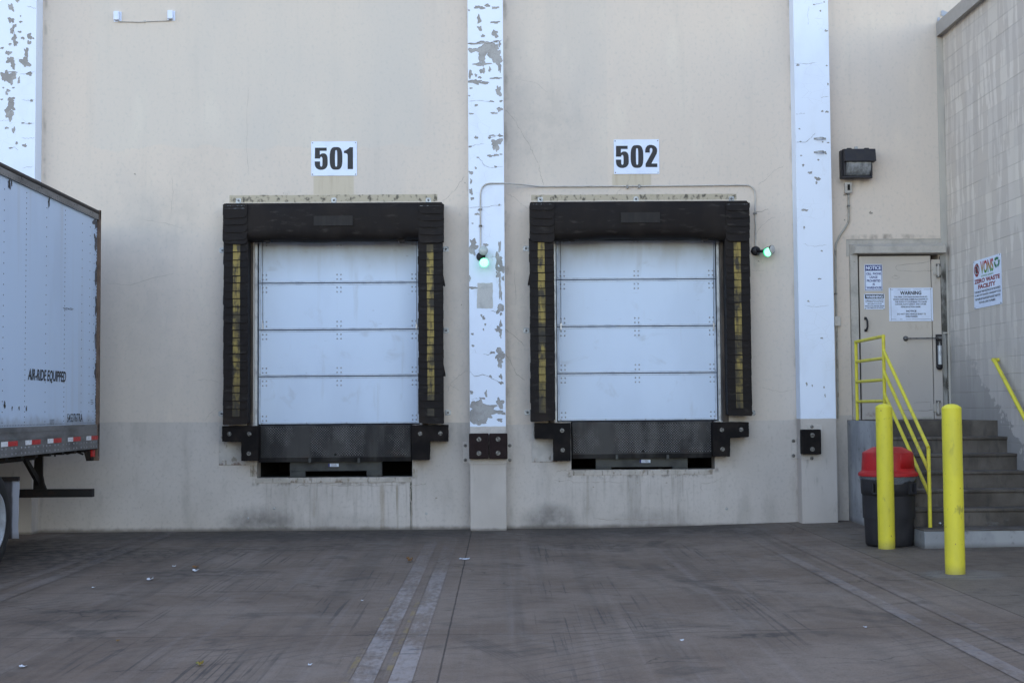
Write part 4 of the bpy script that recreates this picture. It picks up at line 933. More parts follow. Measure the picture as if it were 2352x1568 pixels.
sbumper(1123.5, 1166, 995, 1053.5, ((1144, 1008), (1144, 1040)), 'brown_rubber', 'brownish black bumper block, right one of the pair on the middle pilaster')
sbumper(1841, 1887, 986, 1043, ((1866, 999), (1866, 1031)), 'black_rubber', 'single black bumper block on the right pilaster')
def bplate(front, wings, bolts, label, sides):
    x0, z1 = W(front[0], front[2], -.25); x1, z0 = W(front[1], front[3], -.25)
    x0 = max(x0, sides[0]-.0005); x1 = min(x1, sides[1]+.0005)
    m = MB().box(x0, x1, -.2615, -.2505, z0, z1)
    for (a, b, c, d, s) in wings:
        xa, za = W(a, c); xb, zb = W(b, d)
        if s < 0: xb = sides[0]-.001
        else: xa = sides[1]+.001
        m.box(xa, xb, -.012, -.001, zb, za)
        xs_ = sides[0] if s < 0 else sides[1]
        e0 = (xs_-.010, xs_-.001) if s < 0 else (xs_+.001, xs_+.010)
        m.box(e0[0], e0[1], -.2615, -.0125, zb+.001, za-.001)
    for x, y, Y in bolts:
        X, Z = W(x, y, Y); m.bolt(X, Y-.0115, Z, .024, mi=1)
    t = m.build('bumper_plate', ['grey_plate', 'bolt_metal'], None, ((x0+x1)/2, -.25, z0), bevel=.002)
    tag(t, label, 'steel plate', 'grey steel plates behind the pilaster bumpers')
bplate((1075.5, 1166.5, 981, 1065), ((1062.5, 1076, 1014, 1063, -1), (1165, 1177.5, 1013, 1061, 1)), ((1069, 1022.5, 0), (1069, 1056, 0), (1171, 1022.5, 0), (1171, 1056, 0)), 'grey steel plate wrapped round the middle pilaster behind two bumpers', (W(1078.5, 800, -.25)[0], W(1160.5, 800, -.25)[0]))
bplate((1831, 1890, 975, 1054.5), ((1817, 1829, 1005, 1052.5, -1),), ((1864.5, 979.5, -.25), (1864, 1051.5, -.25), (1822, 1012, 0), (1822, 1046, 0)), 'grey steel plate round the right pilaster behind a single bumper', (W(1836, 800, -.25)[0], W(1917, 800, -.25)[0]))

# ---------------------------------------------------------------- number signs
FIVE = [(490, 425), (882, 425), (882, 530), (655, 530), (655, 660), (690, 630), (740, 612), (800, 612), (850, 635), (885, 675), (908, 740), (915, 820), (915, 960), (905, 1020), (875, 1080), (820, 1130), (750, 1155), (690, 1158), (620, 1150), (550, 1115), (505, 1060), (485, 990), (480, 880), (660, 880), (660, 990), (668, 1030), (695, 1055), (725, 1040), (738, 1000), (740, 800), (733, 755), (700, 722), (670, 740), (662, 785), (485, 785)]
ONE = [(1650, 415), (1760, 415), (1760, 1138), (1580, 1138), (1580, 700), (1570, 640), (1530, 615), (1458, 608), (1458, 535), (1530, 510), (1600, 465)]
TWO = [(1330, 600), (1330, 520), (1350, 440), (1400, 375), (1470, 345), (1540, 343), (1620, 360), (1690, 410), (1730, 480), (1735, 560), (1712, 640), (1535, 960), (1732, 960), (1732, 1078), (1337, 1078), (1337, 970), (1560, 580), (1572, 530), (1572, 490), (1555, 455), (1525, 445), (1495, 460), (1483, 500), (1483, 600)]
def numsign(x0p, x1p, y0p, y1p, third, label, crop, tilt=0):
    x0, z1 = W(x0p, y0p); x1, z0 = W(x1p, y1p)
    z0 = W((x0p+x1p)/2, y1p)[1]; z1 = W((x0p+x1p)/2, y0p)[1]
    t = thing('number_sign', label, 'sign', ((x0+x1)/2, 0, (z0+z1)/2), 'number signs over the docks')
    m = MB().box(x0, x1, -.008, -.002, z0, z1)
    m.build('sign_panel', 'sign_white', t, bevel=.001)
    m = MB(); ca, cb, cc, cd_ = crop
    mp = lambda x, y: (x0+(x-ca)/(cb-ca)*(x1-x0), -.0092, z1-(y-cc)/(cd_-cc)*(z1-z0))
    dx, dy = (0, 0) if third is ONE else (-142, -55)
    m.flat([mp(x+dx, y+dy) for x, y in FIVE])
    n = 40; o_ = []; i_ = []
    for k in range(n):
        q = 2*pi*k/n
        sx = math.copysign(abs(cos(q))**.62, cos(q)); sy = math.copysign(abs(sin(q))**.72, sin(q))
        o_.append(mp(1194+dx+214*sx, 781+dy+376*sy))
        sx = math.copysign(abs(cos(q))**.35, cos(q)); sy = math.copysign(abs(sin(q))**.9, sin(q))
        i_.append(mp(1197+dx+38*sx, 781+dy+271*sy))
    m.add(o_+i_, [(k, (k+1) % n, n+(k+1) % n, n+k) for k in range(n)])
    m.flat([mp(x, y) for x, y in third])
    m.build('numerals', 'letter_black', t)
    for a, b in ((.03, .045), (.97, .04), (.03, .96), (.97, .96)): MB().rivet(x0+(x1-x0)*a, -.008, z0+(z1-z0)*b, .008).build('rivet', 'bolt_metal', t)
numsign(715, 820, 325.5, 404, ONE, 'white sign reading 501 in bold black figures', (365, 1890, 222, 1352))
numsign(1409.5, 1514.5, 321, 400, TWO, 'white sign reading 502 in bold black figures', (275, 1800, 165, 1300))

# ---------------------------------------------------------------- signal lights and conduits
def lensring(m, c, ax, r, mi_body, mi_lens, dep=.06):
    m.lathe([(r*.55, -dep), (r*.9, -dep*.6), (r, -.004), (r, .004), (r*.93, .006)], c, ax, 28, mi_body)
    m.lathe([(r*.93, .005), (r*.8, .012), (r*.45, .018), (0, .02)], c, ax, 28, mi_lens)
X, Z = W(1104.5, 589.5, -.27)
t = thing('signal_light', 'dock signal with lit green lens on the middle pilaster', 'signal light', (X, -.25, Z), 'green dock signal lights')
m = MB().lathe([(.06, 0), (.06, .03), (.045, .045), (0, .048)], (X, -.25, Z), (0, -1, 0), 26); m.lathe([(.028, 0), (.028, .05), (0, .05)], (X+.015, -.29, Z), (0, -1, 0), 14)
m.tube([(X+.01, -.3, Z+.01), (X+.03, -.35, Z+.05)], .018); m.tube([(X+.01, -.3, Z-.02), (X+.035, -.35, Z-.05)], .018)
m.build('base', 'lamp_bronze', t)
Xa, Za = W(1110.2, 575.5, -.4); m = MB(); lensring(m, (Xa, -.4, Za), (0, -1, 0), .062, 0, 1); m.build('unlit_lamp', ['conduit_grey', 'grey_lens'], t)
Xa, Za = W(1112, 603.4, -.4); m = MB(); lensring(m, (Xa, -.4, Za), (0, -1, 0), .064, 0, 1); m.build('green_lamp', ['green_lens', 'green_glow'], t)
X, Z = W(1735.8, 576, -.02)
t = thing('signal_light', 'dock signal with lit green lens on the wall right of dock 502', 'signal light', (X, 0, Z), 'green dock signal lights')
m = MB().lathe([(.062, 0), (.062, .03), (.045, .045), (0, .048)], (X, 0, Z), (0, -1, 0), 26)
m.tube([(X+.02, -.04, Z-.01), (X+.05, -.09, Z-.015), (X+.10, -.12, Z-.015)], .02); m.tube([(X+.0, -.04, Z-.03), (X+.03, -.07, Z-.055), (X+.02, -.1, Z-.05)], .014)
m.lathe([(.022, 0), (.045, .05), (.05, .07)], (X+.08, -.11, Z-.015), (.75, -.6, 0), 20); m.rivet(X+.01, -.047, Z+.015, .012)
m.build('base', 'lamp_bronze', t)
Xa, Za = W(1763, 579.3, -.16); m = MB(); lensring(m, (Xa, -.16, Za), (.45, -.9, 0), .062, 0, 1, .04); m.build('green_lamp', ['green_lens', 'green_glow'], t)
Xa, Za = W(1773.5, 572.8, -.13); m = MB(); lensring(m, (Xa, -.13, Za), (.65, -.75, .05), .058, 0, 1, .03); m.build('unlit_lamp', ['lamp_bronze', 'cream_patch'], t)
def arc(p0, p1, p2, n=8):
    p0, p1, p2 = Vector(p0), Vector(p1), Vector(p2)
    return [tuple(p0*(1-t)**2+p1*2*t*(1-t)+p2*t*t) for t in [k/n for k in range(n+1)]]
def P(x, y, Y): a, b = W(x, y, Y); return (a, Y, b)
path = [P(1103.8, 572, -.265), P(1103.6, 540, -.265)]+arc(P(1103.4, 447, -.265), P(1104.5, 421.5, -.265), P(1128, 421.3, -.265))+[P(1156, 421.2, -.265), P(1166, 421.8, -.25), P(1180, 422.5, -.17), P(1215, 425.5, -.08), P(1243, 428.6, -.02)]+[P(1450, 427.7, -.02)]+arc(P(1708, 425.2, -.02), P(1733, 424, -.02), P(1734.3, 447, -.02))+[P(1735.3, 520, -.02), P(1735.8, 568, -.02)]
m = MB().tube(path, .0098, n=10)
for (x, y, Y, hz) in ((1441, 428, -.02, 1), (1468, 427, -.02, 1), (1734.6, 490, -.02, 0), (1103.6, 481, -.262, 0), (1103.6, 519, -.262, 0)):
    X, Z = W(x, y, Y)
    if hz: m.box(X-.013, X+.013, Y-.018, Y+.018, Z-.03, Z+.016, 1)
    else: m.box(X-.022, X+.022, Y-.017, Y+.014, Z-.012, Z+.012, 1)
o = m.build('conduit_pipe', ['conduit_grey', 'bolt_metal'], None, P(1441, 428, 0)); tag(o, 'thin grey conduit arching from the middle pilaster over dock 502', 'conduit')
# security sensors
sens = []
for i, (x0p, x1p, y0p, y1p) in enumerate(((262.5, 279.5, 28, 51), (386, 402.5, 26, 48.5))):
    x0, z1 = W(x0p, y0p); x1, z0 = W(x1p, y1p)
    t = thing('wall_sensor', ('small white box high on the wall, at the left end of the grey cable', 'small white box high on the wall, at the right end of the grey cable')[i], 'sensor', ((x0+x1)/2, 0, z0), 'white sensor boxes high on the wall')
    MB().box(x0-.005, x1, -.008, -.001, z0, z1).build('mounting_plate', 'sign_white', t, bevel=.002)
    m = MB().box(x0+.005, x1-.022, -.06, -.0085, z0+.016, z1-.004); m.build('sensor_box', 'sign_white', t, bevel=.006)
m = MB().tube([P(271, 50, -.015), P(300, 50.5, -.012), P(322, 51.5, -.012), P(333, 50, -.012), P(360, 49, -.012), P(386, 48, -.012), P(394, 46, -.02)], .006, n=8)
X, Z = W(333, 50); m.lathe([(.018, 0), (.018, .014), (0, .016)], (X, 0, Z), (0, -1, 0), 14)
o = m.build('sensor_cable', 'conduit_grey', None, (X, 0, Z)); tag(o, 'thin grey cable sagging between two white sensor boxes', 'cable')
# pipe straps left on the right pilaster
for i, y in enumerate((317, 348)):
    x0, z = W(1869, y+2, -.25); x1 = W(1897, y, -.25)[0]; m = MB()
    pts = [(x0, -.252), (x0+.025, -.252), (x0+.045, -.285), (x0+.07, -.3), (x0+.10, -.3), (x0+.125, -.285), (x0+.14, -.254), (x0+.163, -.254)]
    for k in range(len(pts)-1):
        (a, b), (c, d) = pts[k], pts[k+1]
        m.add([(a, b, z-.014), (c, d, z-.014), (c, d, z+.014), (a, b, z+.014), (a, b+.004, z-.014), (c, d+.004, z-.014), (c, d+.004, z+.014), (a, b+.004, z+.014)], [(0, 1, 2, 3), (7, 6, 5, 4), (3, 2, 6, 7), (0, 4, 5, 1), (0, 3, 7, 4), (1, 5, 6, 2)])
    m.rivet(x0+.012, -.252, z, .007, mi=1); m.rivet(x0+.152, -.255, z, .007, mi=1)
    o = m.build('pipe_strap', ['galvanised', 'bolt_metal'], None, (x0+.08, -.25, z)); tag(o, ('empty metal pipe strap, upper of the two on the right pilaster', 'empty metal pipe strap, lower of the two on the right pilaster')[i], 'pipe strap', 'empty pipe straps on the right pilaster')

# ---------------------------------------------------------------- wall pack, junction box, conduit
x0, z1 = W(1939, 340, -.2); x1, z0 = W(2012, 407, -.2); zm = W(1970, 371, -.2)[1]
t = thing('wall_lamp', 'dark bronze wall pack lamp with ribbed glass front above the steel door', 'wall lamp', ((x0+x1)/2, 0, z0))
m = MB().box(x0-.02, x1-.03, -.09, -.001, z0+.01, z1-.01); m.prism([(-.09, z1), (-.2, z1-.012), (-.235, zm+.0), (-.09, zm)], x0, x1, axis='x')
for q in (.22, .78): X = x0+(x1-x0)*q; m.box(X-.03, X+.03, -.12, -.06, z1+.0005, z1+.016)
m.prism([(-.09, z0+.03), (-.155, z0+.03), (-.16, z0), (-.09, z0-.004)], x0-.01, x1-.035, axis='x'); m.box(x0, x0+.03, -.17, -.09, z0+.03, zm); m.box(x1-.055, x1-.035, -.17, -.09, z0+.03, zm)
m.build('housing', 'lamp_bronze', t, bevel=.005)
m = MB(); n = 10; pr = [(-.10, zm-.001)]+[(-.10-.095*sin(pi/2*(1-k/n))-.0, zm-.001-(zm-z0-.03)*k/n) for k in range(n+1)]+[(-.10, z0+.031)]
m.prism(pr, x0+.031, x1-.056, axis='x', sm=True); m.build('glass_front', 'lamp_glass', t)
MB().box((x0+x1)/2-.02, (x0+x1)/2+.02, -.03, -.001, z1+.001, z1+.05).build('hanger', 'galvanised', t)
x0, z1 = W(1941.5, 420.5, -.05); x1, z0 = W(1955.5, 442.5, -.05)
t = thing('junction_box', 'small grey electrical box with a dark opening below the wall lamp', 'junction box', ((x0+x1)/2, 0, z0))
m = MB().box(x0, x1, -.055, -.001, z0, z1, 0); m.box(x0-.006, x1+.006, -.064, -.0555, z0-.006, z1+.006, 0); m.build('box_body', 'conduit_grey', t, bevel=.003)
MB().box(x0+.025, x1-.02, -.068, -.0645, z0+.03, z1-.02).build('cover_window', 'pit_black', t, bevel=.003)
m = MB().tube([P(1948.5, 443, -.03), P(1949.2, 470, -.03), P(1949.6, 500, -.03), P(1948.5, 510, -.03), P(1943, 520, -.03), P(1928, 543, -.03), P(1920.5, 560, -.03), P(1919, 575, -.03), P(1919.5, 640, -.03), P(1921.2, 726, -.03)], .013, n=10)
for x, y in ((1949, 473), (1919.5, 675), (1948.5, 446)): X, Z = W(x, y, -.03); m.box(X-.018, X+.018, -.046, -.012, Z-.01, Z+.01, 1)
X0 = P(1922, 800, 0)
m.tube([P(1921.8, 750, -.03), P(1923.5, 850, -.03), P(1925.5, 960, -.03)], .013, n=10)
o = m.build('conduit_pipe', ['beige_conduit', 'bolt_metal'], None, P(1930, 560, 0)); tag(o, 'beige conduit bending down beside the right pilaster from the junction box', 'conduit')
x0, z1 = W(1919, 727, -.04); x1, z0 = W(1929.5, 748, -.04)
t = thing('switch_box', 'small grey box low on the wall beside the right pilaster and steel door', 'switch box', ((x0+x1)/2, 0, z0))
MB().box(x0-.02, x1-.004, -.06, -.001, z0, z1).build('box_body', 'conduit_grey', t, bevel=.004); MB().box(x0-.022, x1, -.068, -.0605, z0-.003, z1+.003).build('cover', 'conduit_grey', t, bevel=.003)

# ---------------------------------------------------------------- steel door (part of the building)
sdr = bpy.data.objects.new('steel_door', None); C.objects.link(sdr); sdr.parent = wh; sdr['_o'] = (0, 0, 0); sdr['label'] = 'grey beige insulated steel door with strap hinges at the head of the stairs'
YD = -.05
x0, z1 = W(1973, 588.5, YD); x1, z0 = W(2145, 959.5, YD); xh = W(2161.5, 700, YD)[0]
m = MB().box(x0, x1, YD, .05, 1.412, z1)
m.box(x0+.03, x1-.02, YD-.003, YD-.0003, 1.416, 1.445, 1)
rn = random.Random(9)
for _ in range(16):
    X, Z = rn.uniform(x0+.1, x1-.1), rn.uniform(1.55, z1-.1); m.rivet(X, YD, Z, .008, mi=0)
# outlines of removed plates under the paint
def outl(pts, wd=.003):
    for q in ribbon(pts, wd, rn, 3, .001): m.flat([(a, YD-.0012, z) for a, z in q], 2)
outl([W(2144, 598, YD), W(2119, 604, YD), W(2090, 606, YD), W(2059, 610, YD), W(2057, 614, YD), W(2061, 621, YD), W(2100, 623.5, YD), W(2135, 622, YD), W(2144, 620, YD)])
outl([W(2048, 636, YD), W(2055, 633, YD), W(2061, 634, YD), W(2067, 637, YD), W(2060, 640, YD), W(2054, 640, YD), W(2048, 637, YD)], .002)
outl([W(2098, 925, YD), W(2110, 924, YD), W(2138, 923, YD), W(2138, 940, YD)], .003); outl([W(2060, 941, YD), W(2090, 942, YD), W(2130, 943, YD), W(2144, 940, YD)], .004)
m.build('door_leaf', ['steel_door_paint', 'frame_grey', 'crack'], sdr)
m = MB().box(x1+.012, xh, YD+.005, .05, 1.412, z1-.05); m.box(x1, x1+.0115, YD+.03, .05, 1.412, z1, 1); m.build('hinge_stile', ['steel_door_paint', 'dark_gap'], sdr)
a = W(1953.5, 700, -.03)[0]
m = MB().box(a, x0-.022, -.06, .03, 1.412, z1+.02); m.box(x0-.0215, x0-.0005, -.02, .03, 1.412, z1, 1)
for y in (600, 720, 870): X, Z = W(1963, y, -.06); m.rivet(X, -.06, Z, .012)
m.build('door_frame', ['frame_grey', 'dark_gap'], sdr, bevel=.003)
b = W(2175, 700, -.03)[0]
m = MB().box(xh+.012, b, -.022, .03, 1.412, z1+.015); m.box(xh, xh+.0115, -.005, .03, 1.412, z1, 1); m.build('door_jamb', ['stained_jamb', 'crack'], sdr)
for (y, h) in ((622, .16), (936, .17)):
    X, Z = W(2150, y, YD)
    m = MB().box(X-.04, X+.06, YD-.014, YD+.004, Z-.05, Z+.05, 0); m.tube([(X+.02, YD-.03, Z-h/2), (X+.02, YD-.03, Z+h/2)], .018, 0, 12)
    m.box(X-.005, X+.05, YD-.045, YD-.01, Z-h/2-.012, Z-h/2+.02, 1); m.box(X-.005, X+.05, YD-.045, YD-.01, Z+h/2-.02, Z+h/2+.012, 1)
    m.build('hinge', ['frame_grey', 'bolt_metal'], sdr, bevel=.003)
X, Z1_ = W(1990, 729, YD-.05); Z0_ = W(1990, 760, YD-.05)[1]
m = MB().tube([(X, YD-.002, Z1_-.01), (X+.004, YD-.03, Z1_-.012), (X+.012, YD-.05, Z1_-.05), (X+.014, YD-.052, Z0_+.06), (X+.006, YD-.035, Z0_+.02), (X, YD-.002, Z0_+.01)], .013, n=10)
m.box(X-.018, X+.018, YD-.006, YD-.0002, Z1_-.03, Z1_+.01); m.box(X-.018, X+.022, YD-.006, YD-.0002, Z0_-.008, Z0_+.03); m.build('handle', 'lamp_bronze', sdr, bevel=.002)
X, Z = W(2082, 777, YD-.04); X2, Z2 = W(2158, 776, YD-.06); Zb = W(2158, 842, YD-.06)[1]
m = MB().tube([(X, YD-.045, Z), (X2-.02, YD-.06, Z2)], .009, n=10); m.lathe([(.035, 0), (.035, .012), (.02, .016), (.02, .045), (0, .047)], (X, YD, Z), (0, -1, 0), 18)
for q in range(4): m.rivet(X+.024*cos(q*pi/2+.7), YD-.013, Z+.024*sin(q*pi/2+.7), .008)
m.tube([(X2-.03, YD-.05, Z2), (X2+.03, YD-.05, Z2)], .022, 0, 12)
m.box(X2-.035, X2+.045, YD-.02, YD-.002, Zb-.01, Z2+.05, 1)
m.tube([(X2, YD-.06, Z2-.04), (X2, YD-.06, Z2-.1)], .014, 0, 12); m.tube([(X2, YD-.06, Z2-.1), (X2, YD-.06, Zb+.03)], .028, 2, 18); m.lathe([(.04, 0), (.04, .03), (0, .03)], (X2, YD-.02, Zb), (0, -1, 0), 12, 1)
m.build('door_closer', ['bolt_metal', 'lamp_bronze', 'track_steel'], sdr)
# hood over the door
YH = -.14
xa, zt = W(1965, 565, YH); xb, zb = W(2173, 583, YH); xa2, _ = W(1951, 575, -.01); zt = W(2069, 565.5, YH)[1]; zb = W(2069, 580.5, YH)[1]; ztw = W(2069, 561, -.01)[1]
m = MB()
v = [(xa, YH, zb), (xb, YH, zb), (xb, YH, zt), (xa, YH, zt), (xa2, -.002, zb-.015), (xb, -.002, zb-.015), (xb, -.002, ztw+.02), (xa2, -.002, ztw+.01)]
m.add(v, [(0, 1, 2, 3), (3, 2, 6, 7), (0, 3, 7, 4), (1, 5, 6, 2), (0, 4, 5, 1)])
m.build('door_hood', 'frame_grey', sdr)
xc, zc1 = W(1943, 549.5); xd, zc0 = W(2163, 560.5); zc1 = W(2053, 549.5)[1]; zc0 = W(2053, 560)[1]
m = MB().box(xc, xd, -.012, -.001, zc0-.01, zc1); m.box(xc, xa2-.002, -.01, -.0005, zb-.03, zc0-.011)
m.tube([(xc, -.014, zc1), (xd, -.014, zc1)], .005, n=6)
for q in range(6): m.rivet(xc+.03+(xd-xc-.06)*q/5, -.012, (zc0+zc1)/2, .009)
m.build('hood_flashing', 'frame_grey', sdr)

# signs on the door
YS = YD-.002
def dsign(name_, box, label, build):
    x0, z1 = W(box[0], box[2], YS); x1, z0 = W(box[1], box[3], YS)
    xm = (box[0]+box[1])/2; z1 = W(xm, box[2], YS)[1]; z0 = W(xm, box[3], YS)[1]
    t = thing('door_sign', label, 'sign', ((x0+x1)/2, YS, z0), 'signs on the steel door')
    MB().box(x0, x1, YS-.005, YS-.0003, z0, z1).build('sign_panel', 'sign_white', t, bevel=.001)
    m = MB(); mp = lambda a, b: (x0+(x1-x0)*a, YS-.0062, z0+(z1-z0)*b)
    mp2 = lambda a, b: (x0+(x1-x0)*a, YS-.0072, z0+(z1-z0)*b)
    mats_ = build(m, mp, mp2); m.build('lettering', mats_, t)
    for a, b in ((.04, .03), (.96, .03), (.04, .97), (.96, .97)): p = mp(a, b); MB().rivet(p[0], YS-.005, p[2], .006).build('rivet', 'bolt_metal', t)
def rect_(m, mp, a0, a1, b0, b1, mi): m.flat([mp(a0, b0), mp(a1, b0), mp(a1, b1), mp(a0, b1)], mi)
def bord(m, mp, a0, a1, b0, b1, wa, wb, mi, gaps=()):
    rect_(m, mp, a0, a0+wa, b0, b1, mi); rect_(m, mp, a1-wa, a1, b0, b1, mi)
    for q, (bb0, bb1) in (('b', (b0, b0+wb)), ('t', (b1-wb, b1))):
        cuts = sorted(g_ for g_ in gaps if g_[0] == q); s = a0+wa
        for _, g0, g1 in cuts: rect_(m, mp, s, g0, bb0, bb1, mi); s = g1
        rect_(m, mp, s, a1-wa, bb0, bb1, mi)
def notice(m, mp, mp2):
    rect_(m, mp, .03, .97, .755, .975, 0); bord(m, mp, .03, .97, .03, .77, .022, .016, 0)
    letter(m, 'NOTICE', .08, .92, .795, .935, mp2, .035, mi=1)
    for s, a, b, z in (('CELL  PHONE', .09, .92, .60), ('USAGE', .28, .72, .47), ('PROHIBITED', .12, .89, .335), ('IN', .45, .56, .205), ('WAREHOUSE', .10, .93, .075)): letter(m, s, a, b, z, z+.09, mp, .03, mi=0)
    return ['letter_navy', 'sign_white']
dsign('notice', (1985, 2027.3, 607, 668), 'white notice with blue NOTICE header about cell phones, top left of door', notice)
def warn1(m, mp, mp2):
    rect_(m, mp, .04, .96, .68, .955, 0); letter(m, 'WARNING', .09, .91, .72, .91, mp2, .035, mi=1)
    for s, a, b, z in (('CHEMICALS KNOWN TO THE STATE', .05, .95, .53), ('OF CALIFORNIA TO CAUSE CANCER,', .05, .95, .42), ('BIRTH DEFECTS, OR OTHER', .16, .86, .30), ('REPRODUCTIVE HARM ARE CREATED', .03, .97, .18), ('BY THE COMBUSTION OF PROPANE.', .05, .94, .065)): letter(m, s, a, b, z, z+.075, mp, .035, mi=0)
    return ['letter_black', 'sign_white']
dsign('warning', (1984.5, 2032, 674.5, 710.5), 'small white WARNING label with black header, just below the blue notice', warn1)
def warn2(m, mp, mp2):
    bord(m, mp, .04, .96, .055, .955, .006, .009, 0, (('t', .10, .20), ('t', .50, .56), ('b', .16, .24), ('b', .30, .38)))
    letter(m, 'WARNING', .255, .74, .79, .905, mp, .035, mi=1)
    for s, a, b, z in (('THIS AREA CONTAINS ENGINE EXHAUST,', .11, .88, .70), ('WHICH CONTAINS CHEMICALS KNOWN TO', .09, .90, .63), ('THE STATE OF CALIFORNIA TO CAUSE', .13, .86, .555), ('CANCER, BIRTH DEFECT AND OTHER', .14, .85, .48), ('REPRODUCTION HARM.', .27, .72, .405), ('DO NOT IDLE VEHICLE ENGINES', .18, .83, .19), ('WHILE PARKED.', .36, .65, .115)): letter(m, s, a, b, z, z+.050, mp, .03, mi=0)
    letter(m, 'NOTICE', .385, .62, .275, .33, mp, .035, mi=1)
    return ['letter_grey', 'letter_black']
dsign('warning', (2041, 2143.5, 661, 737.5), 'large white WARNING sign with worn border in the middle of the door', warn2)

# ---------------------------------------------------------------- block building on the right
XB = 6.04
bb = thing('block_building', 'grey painted concrete block building with metal coping at the right', 'building', (10, -4, 0))
HB = W(2171, 77.7, -.02)[1]-.02
m = MB().add([(XB, -9.5, -.3), (XB, -.001, -.3), (XB, -.001, HB), (XB, -9.5, HB), (15.8, -9.5, -.3), (15.8, -.001, -.3), (15.8, -.001, HB), (15.8, -9.5, HB)], [(0, 1, 2, 3), (5, 4, 7, 6), (4, 0, 3, 7), (3, 2, 6, 7)])
m.build('wall', 'block_wall', bb)
m = MB().prism([(XB-.085, HB-.02), (XB-.08, HB+.175), (XB+.35, HB+.19), (XB+.35, HB+.01), (XB-.065, HB-.005)], -9.6, -.012); m.build('coping', 'coping_grey', bb)
m = MB(); rn = random.Random(4)
X, Z = W(2166, 62, -.01)
m.flat([(a, -.0155, z) for a, z in jag(X+.0, Z+.02, .06, .13, rn, 30, .5)]); m.flat([(a, -.018, z) for a, z in jag(X+.08, Z+.16, .11, .05, rn, 30, .5)])
m.build('sealant_patch', 'sealant', bb)
zc = W(2170, 765, 0)[1]; zb2 = W(2185, 768, 0)[1]
m = MB().box(XB-.085, XB-.001, -.018, -.001, pz(2170, 766), HB-.03); m.box(XB-.09, XB-.02, -.024, -.0185, pz(2170, 766), pz(2170, 763)); m.build('corner_trim', 'corner_trim_paint', bb, bevel=.002)
m = MB().box(XB-.05, XB-.001, -.022, -.001, 1.41, pz(2175, 767)); m.build('corner_trim', 'corner_trim_paint', bb, bevel=.002)

# zero waste sign
def bp(x, y):           # photograph point -> point of the block wall
    d = FW*FOC+RT*(x-CX)-UP*(y-CY); t_ = (XB-CAM.x)/d.x; p = CAM+d*t_; return p.y, p.z
ya, zat = bp(2236.5, 599); yb, zbt = bp(2301, 583); _, zab = bp(2240.5, 710); _, zbb = bp(2303, 697)
yb = bp(2301.5, 640)[0]; ya = bp(2238, 655)[0]; zt_, zb_ = (zat+zbt)/2, (zab+zbb)/2
t = thing('wall_sign', 'white portrait sign reading ZERO WASTE FACILITY on the block wall', 'sign', (XB, (ya+yb)/2, zb_))
MB().box(XB-.008, XB-.002, yb, ya, zb_, zt_).build('sign_panel', 'sign_white', t, bevel=.001)
def mpz(e): return lambda a, b: (XB-e, ya+(yb-ya)*a, zb_+(zt_-zb_)*b)
mp = mpz(.0092); m = MB()
for s, a, b, z, h in (('ZERO WASTE', .03, .95, .515, .09), ('FACILITY', .17, .80, .395, .09)): letter(m, s, a, b, z, z+h, mp, .045, mi=0)
for s, a, b, z in (('THERE ARE NO TRASH RECEPTACLES ON THIS PROPERTY', .03, .97, .315), ('YOU MUST SORT YOUR REFUSE, DUNNAGE AND PLACE IN', .03, .97, .24), ('THE PROPER RECYCLING RECEPTACLES OR TAKE WITH', .04, .95, .165), ('YOU WHEN LEAVING THE PREMISES.', .18, .78, .09)): letter(m, s, a, b, z, z+.046, mp, .03, mi=1)
letter(m, 'GOING GREEN', .28, .73, .632, .665, mp, .02, mi=2)
# tall shaded letters
mgr = mat('graded_ink', lambda g: {'c': g.mix(g.mix((.06, .30, .04), (.38, .20, .04), g.ss(g.Z, zb_+(zt_-zb_)*.70, zb_+(zt_-zb_)*.82)), (.36, .015, .03), g.ss(g.Z, zb_+(zt_-zb_)*.83, zb_+(zt_-zb_)*.92)), 'r': .5})
letter(m, 'VONS', .27, .735, .69, .955, mp, .035, mi=3)
def ring(cx_, cz_, ra, rb, ia, ib, mi, e, n=28):
    f = mpz(e); o_ = [f(cx_+ra*cos(2*pi*k/n), cz_+rb*sin(2*pi*k/n)) for k in range(n)]; i_ = [f(cx_+ia*cos(2*pi*k/n), cz_+ib*sin(2*pi*k/n)) for k in range(n)]
    m.add(o_+i_, [(k, (k+1) % n, n+(k+1) % n, n+k) for k in range(n)], mi)
def ell(cx_, cz_, ra, rb, mi, e, n=24): f = mpz(e); m.flat([f(cx_+ra*cos(2*pi*k/n), cz_+rb*sin(2*pi*k/n)) for k in range(n)], mi)
ell(.125, .80, .05, .075, 4, .0094); ell(.15, .875, .03, .02, 4, .0096); ell(.145, .915, .035, .02, 4, .0096); ring(.13, .80, .098, .125, .072, .095, 0, .0098)
f = mpz(.01); m.flat([f(.06, .865), f(.085, .885), f(.20, .735), f(.175, .715)], 0); ell(.13, .69, .055, .03, 0, .0097)
for k in range(3):
    q = radians(90+120*k); a0 = q-.75; pts_o = []; pts_i = []
    for j in range(9):
        b_ = a0+1.35*j/8; pts_o.append(f(.86+.095*cos(b_), .845+.105*sin(b_))); pts_i.append(f(.86+.05*cos(b_), .845+.055*sin(b_)))
    m.flat(pts_o+pts_i[::-1], 5)
    b_ = a0+1.35; m.flat([f(.86+.12*cos(b_), .845+.13*sin(b_)), f(.86+.03*cos(b_), .845+.035*sin(b_)), f(.86+.085*cos(b_+.45), .845+.09*sin(b_+.45))], 5)
m.build('lettering', ['letter_red', 'letter_worn', 'letter_green', mgr, 'logo_dark', 'logo_green'], t)
for a, b in ((.03, .02), (.97, .02), (.03, .98), (.97, .98)): p = mp(a, b); MB().rivet(XB-.008, p[1], p[2], .009, (-1, 0, 0)).build('rivet', 'bolt_metal', t)

